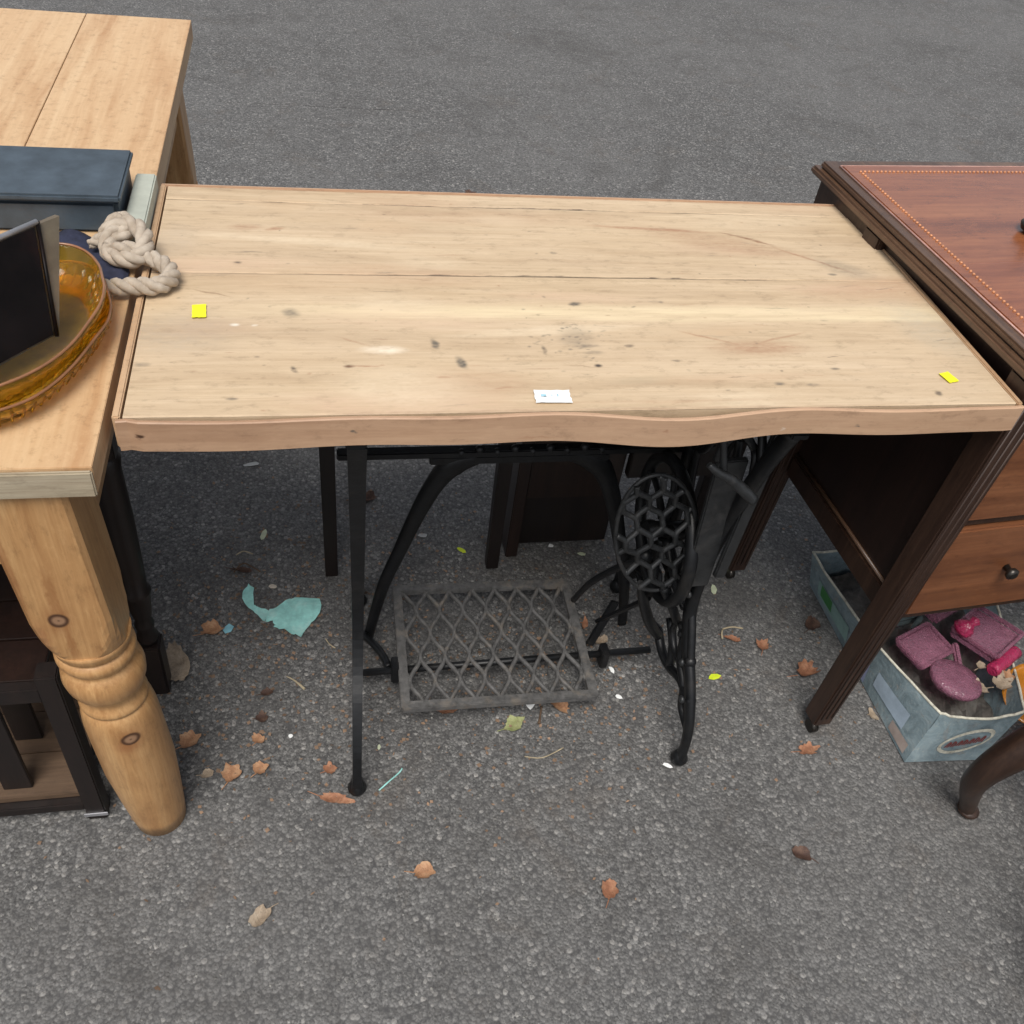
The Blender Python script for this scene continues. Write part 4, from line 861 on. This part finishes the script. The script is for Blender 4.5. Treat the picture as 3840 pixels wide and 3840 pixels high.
LV = [('tan curled leaf beside the small blue scrap', .004, .336, .042, .036, .4, 0, .7, 5), ('long grey tan leaf lying against the foot of the black turned leg', -.052, .262, .040, .095, .2, 2, .4, 3),
      ('pale tan leaf nearest the lower part of the turned pine leg', -.020, .106, .036, .034, .7, 0, .5, 5), ('pinkish tan lobed leaf in the bottom row left of the straight iron leg', .050, .037, .036, .032, 1.2, 0, .5, 5),
      ('smallest tan leaf of the bottom row, nearest the pine leg', .012, .041, .021, .017, .2, 2, .4, 3), ('brown leaf of the bottom row, nearest the straight iron leg but one', .094, .042, .024, .028, .9, 0, .6, 4),
      ('tiny russet leaf just left of the straight iron leg', .205, .03, .020, .024, .5, 1, .5, 4), ('round crinkled orange brown leaf left of the card box', 1.104, .149, .050, .044, .3, 1, .9, 8),
      ('small heart shaped orange brown leaf between the treadle and the card box', 1.039, .218, .030, .030, 1.3, 1, .6, 4), ('orange brown leaf touching the desk castor', 1.040, -.014, .040, .026, .2, 1, .4, 5),
      ('long brown leaf sticking out from the front edge of the pedal', .607, .121, .058, .026, -.8, 0, .6, 3), ('yellowish green leaf on the asphalt in front of the pedal', .523, .088, .040, .030, .5, 3, .3, 4),
      ('russet leaf half hidden under the pedal front bar', .413, .128, .036, .018, .1, 1, .3, 3), ('dark curled brown leaf behind the turquoise paper', .052, .480, .045, .016, -.2, 4, .8, 3),
      ('dark red brown leaf far back between the two left iron legs', .300, .672, .05, .03, .2, 4, .7, 4), ('dull brown leaf in the shade left of the card box label', 1.165, .262, .040, .032, .8, 4, .4, 5),
      ('orange leaf at the foot of the straight iron leg', .212, -.024, .055, .018, -.25, 1, .3, 3), ('narrow yellowish leaf against the card box side', 1.196, .045, .014, .030, .1, 2, .3, 3),
      ('reddish leaf fragment on the asphalt right of the pedal back', .700, .300, .012, .034, -.3, 1, .5, 3), ('buff leaf under the right end of the tie rod', .722, .255, .030, .022, .2, 2, .7, 4),
      ('broken brown leaf above the row of leaves, near the pine leg', .095, .140, .020, .024, .2, 4, .5, 4), ('small brown leaf midway between the brown leaf row and the turquoise paper', .090, .098, .018, .026, 1.0, 0, .6, 4),
      ('red brown curled leaf right of the iron frame by the straws', .985, .238, .034, .016, -.4, 1, .7, 3), ('brown crumpled leaf on the asphalt below the turquoise paper', .102, .190, .022, .018, .3, 4, .6, 4)]
for a in LV: leaf(a[0], *a[1:])
# leaves round about, off the photograph
for lab, x, y, L, w, rz, mi in (('brown leaf on the open asphalt just behind the middle of the pine top', .55, 1.02, .045, .035, .4, 0), ('russet leaf behind the pine top, nearest the mahogany desk', .98, 1.12, .05, .04, 1.2, 1),
                               ('grey tan leaf behind the pine top, nearest the kitchen table', .22, 1.25, .05, .035, 2.1, 2), ('dark brown leaf farthest back on the open asphalt', .72, 2.1, .06, .045, .8, 4), ('tan leaf on the far asphalt at upper right', 1.45, 1.6, .055, .04, 2.6, 0)):
    leaf(lab, x, y, L, w, rz, mi, .6, 4)
for i, lab in enumerate(('tan leaf on the open asphalt below the straight iron leg', 'russet leaf on the near asphalt below the pedal', 'small brown leaf on the near asphalt left of the stool', 'pale tan leaf on the near asphalt right of the pine foot')):
    leaf(lab, (.34, .62, .95, .10)[i], (-.16, -.22, -.20, -.20)[i], .035, .028, i*1.3, (0, 1, 4, 2)[i], .5, 4)
# leaves in the card box
for lab, x, y, z, L, w, rz, mi in (('large pale tan leaf at the front of the card box contents', 1.384, .012, .118, .048, .036, .3, 2), ('brown curled leaf beside the amber bowl in the card box', 1.405, .026, .118, .030, .022, 1.2, 0),
                                   ('small buff leaf between the round pink lid and the cerise bar', 1.364, .052, .120, .022, .018, .6, 2), ('grey leaf tucked against the round pink lid', 1.345, .012, .112, .020, .036, .2, 2)):
    leaf(lab, x, y, L, w, rz, mi, .6, 5, z=z, grp='leaves in the card box')

# ------------------------------------------------------------------ torn paper and scraps
def scrap(lab, pts, m_, z=.003, name='paper_scrap', cat='paper', wob=.004, grp=None, lift=.001):
    cx = sum(p[0] for p in pts)/len(pts); cy = sum(p[1] for p in pts)/len(pts); bm = bmesh.new()
    vs = [bm.verts.new((x-cx, y-cy, 0)) for x, y in pts]; f = bm.faces.new(vs)
    bmesh.ops.triangulate(bm, faces=[f]); bmesh.ops.subdivide_edges(bm, edges=bm.edges[:], cuts=2, use_grid_fill=True); bmesh.ops.triangulate(bm, faces=bm.faces[:])
    if len(pts) > 9:
        for v in bm.verts:
            if v.is_boundary: v.co.x += rnd.uniform(-.0016, .0016); v.co.y += rnd.uniform(-.0016, .0016)
    for v in bm.verts: v.co.z = wob*(.6+noise.noise((v.co.x*28+cx*5, v.co.y*28, 3)))
    bm.verts.index_update(); V = [v.co.copy() for v in bm.verts]; F = [[v.index for v in f.verts] for f in bm.faces]; bm.free()
    zm = min(v.z for v in V)
    V = [(v.x, v.y, v.z-zm+lift) for v in V]; m = MB(); m.add(V, F, True); m.add([(a, b_, c-.0006) for a, b_, c in V], [f[::-1] for f in F], True)
    return tag(m.build(name, m_, None, (cx, cy, gz(cx, cy)+z-.002)), lab, cat, grp)
scrap('large torn turquoise paper lying on the asphalt left of the iron leg',
      [(.098, .344), (.104, .375), (.118, .374), (.133, .394), (.151, .401), (.197, .394), (.199, .365), (.187, .342), (.177, .333), (.160, .302), (.151, .309), (.143, .308), (.133, .324), (.122, .327), (.113, .335), (.111, .347)], M_turq, wob=.009, lift=.003)
scrap('narrow curved strip of turquoise paper left of the large torn piece', [(.063, .442), (.073, .432), (.075, .388), (.083, .382), (.1035, .374), (.0965, .3445), (.085, .358), (.073, .374), (.052, .406), (.055, .427)], M_turq, wob=.007, lift=.003)
scrap('small pale blue scrap touching the curled tan leaf', [(.020, .338), (.032, .348), (.041, .341), (.036, .330), (.026, .328)], plain('sky_blue_scrap', (.22, .47, .55), .6), wob=.004)
def blob(x, y, a, b_, rz=0, n=7, sd_=0):
    r_ = random.Random(sd_+int(x*1000)); return [(x+math.cos(rz)*a*math.cos(t)*k-math.sin(rz)*b_*math.sin(t)*k, y+math.sin(rz)*a*math.cos(t)*k+math.cos(rz)*b_*math.sin(t)*k) for t, k in [(2*PI*i/n, r_.uniform(.75, 1.2)) for i in range(n)]]
for lab, x, y, a, b_, rz, m_, w in (
    ('neon yellow oval scrap on the asphalt right of the ornate iron foot', .918, .154, .0125, .0065, .05, M_neon, .003),
    ('bent neon yellow scrap on the asphalt near the thin brown rear leg', .484, .511, .012, .006, -.7, M_neon, .005),
    ('pale green scrap tall and narrow, upper left of the four by the frame', .976, .425, .007, .019, -.2, M_cream, .004),
    ('pale cream scrap upper right of the four by the frame', 1.020, .420, .006, .015, -.5, M_cream, .004),
    ('pale green bent scrap lower left of the four by the frame', .944, .372, .016, .007, -.5, M_cream, .004),
    ('pale green scrap lower right of the four by the frame', .988, .366, .006, .014, -.2, M_cream, .004),
    ('blue white paper scrap under the front bar of the pedal', .580, .141, .012, .008, .2, plain('bluish_white_paper', (.48, .55, .62), .6), .006),
    ('crumpled blue white ball just in front of the pedal bar', .558, .124, .008, .008, .1, M_white, .008),
    ('small white chip in front of the middle of the pedal', .508, .138, .006, .004, .6, M_white, .004),
    ('white chip on the asphalt right of the pedal corner', .726, .187, .005, .008, .4, M_white, .004),
    ('white bent chip nearer the viewer right of the pedal corner', .724, .128, .007, .005, -.6, M_white, .004),
    ('pale flat chip far back on the asphalt at left', .060, .792, .018, .006, .2, plain('pale_grey_chip', (.42, .43, .42), .7), .002),
    ('cream twig like scrap on the asphalt behind the turquoise paper', .090, .575, .006, .016, -.3, M_cream, .004),
    ('white scrap under the foot of the ornate iron leg', .775, -.020, .009, .005, -.5, M_white, .003),
    ('cream chip just above the turquoise paper', .109, .436, .009, .005, -.3, plain('cream_chip', (.52, .46, .38), .8), .004),
    ('pale chip on the asphalt inside the curve of the cross brace', .410, .557, .010, .006, -.3, plain('grey_white_chip', (.38, .38, .37), .8), .003),
    ('white pellet in the shade below the dark desk', .674, .512, .006, .005, 0, M_white, .005),
    ('pale curved scrap in the shade behind the pedal corner', .735, .484, .009, .005, 0, M_cream, .003),
    ('white dot of paper on the near asphalt by the brown leaves', .142, .099, .004, .004, 0, M_white, .003),
    ('small cream chip right of the straight iron foot', .287, .064, .003, .006, 0, M_cream, .003)):
    scrap(lab, blob(x, y, a, b_, rz), m_, wob=w)
def twig(lab, pts, r, m_):
    m = MB(); m.tube([(x, y, z+gz(x, y)) for x, y, z in pts], r, 6, sub=4); tag(m.build('twig', m_), lab, 'twig', 'twigs and straws on the asphalt')
M_straw = plain('pale_straw', (.36, .30, .20), .8, 0, .3, 60)
M_twig = plain('brown_twig', (.10, .06, .035), .8, 0, .4, 60)
twig('pale twig below the turquoise paper', [(.135, .222, .003), (.150, .210, .004), (.166, .192, .003)], [.0008, .0016, .0026], M_straw)
twig('thin white stem between turquoise paper and straight iron leg', [(.205, .300, .003), (.212, .285, .005), (.222, .278, .002)], .0011, M_straw)
twig('pale straw lying across right of the iron frame', [(.972, .263, .004), (.992, .266, .005), (1.015, .262, .003)], .0018, M_straw)
twig('short bent straw beside the longer straw', [(.972, .262, .004), (.966, .252, .006), (.964, .240, .003)], .0018, M_straw)
twig('curved dark twig behind the turquoise paper', [(.035, .476, .003), (.052, .492, .010), (.072, .484, .005), (.085, .474, .003)], .0016, M_twig)
twig('pale straw on the asphalt at the bottom near the pedal', [(.53, .022, .003), (.56, .016, .004), (.60, .032, .003)], .0011, M_straw)
twig('thin turquoise thread beside the straight iron foot', [(.282, -.016, .002), (.298, -.003, .003), (.316, .012, .002), (.322, .020, .002)], .0013, M_turq)
twig('brown stalk pointing down from the long brown leaf', [(.578, .118, .004), (.572, .100, .004), (.567, .084, .003)], [.0022, .0016, .003], M_twig)
twig('cream straw on the asphalt far left', [(.038, .522, .003), (.052, .530, .004), (.070, .522, .003)], .0014, M_straw)
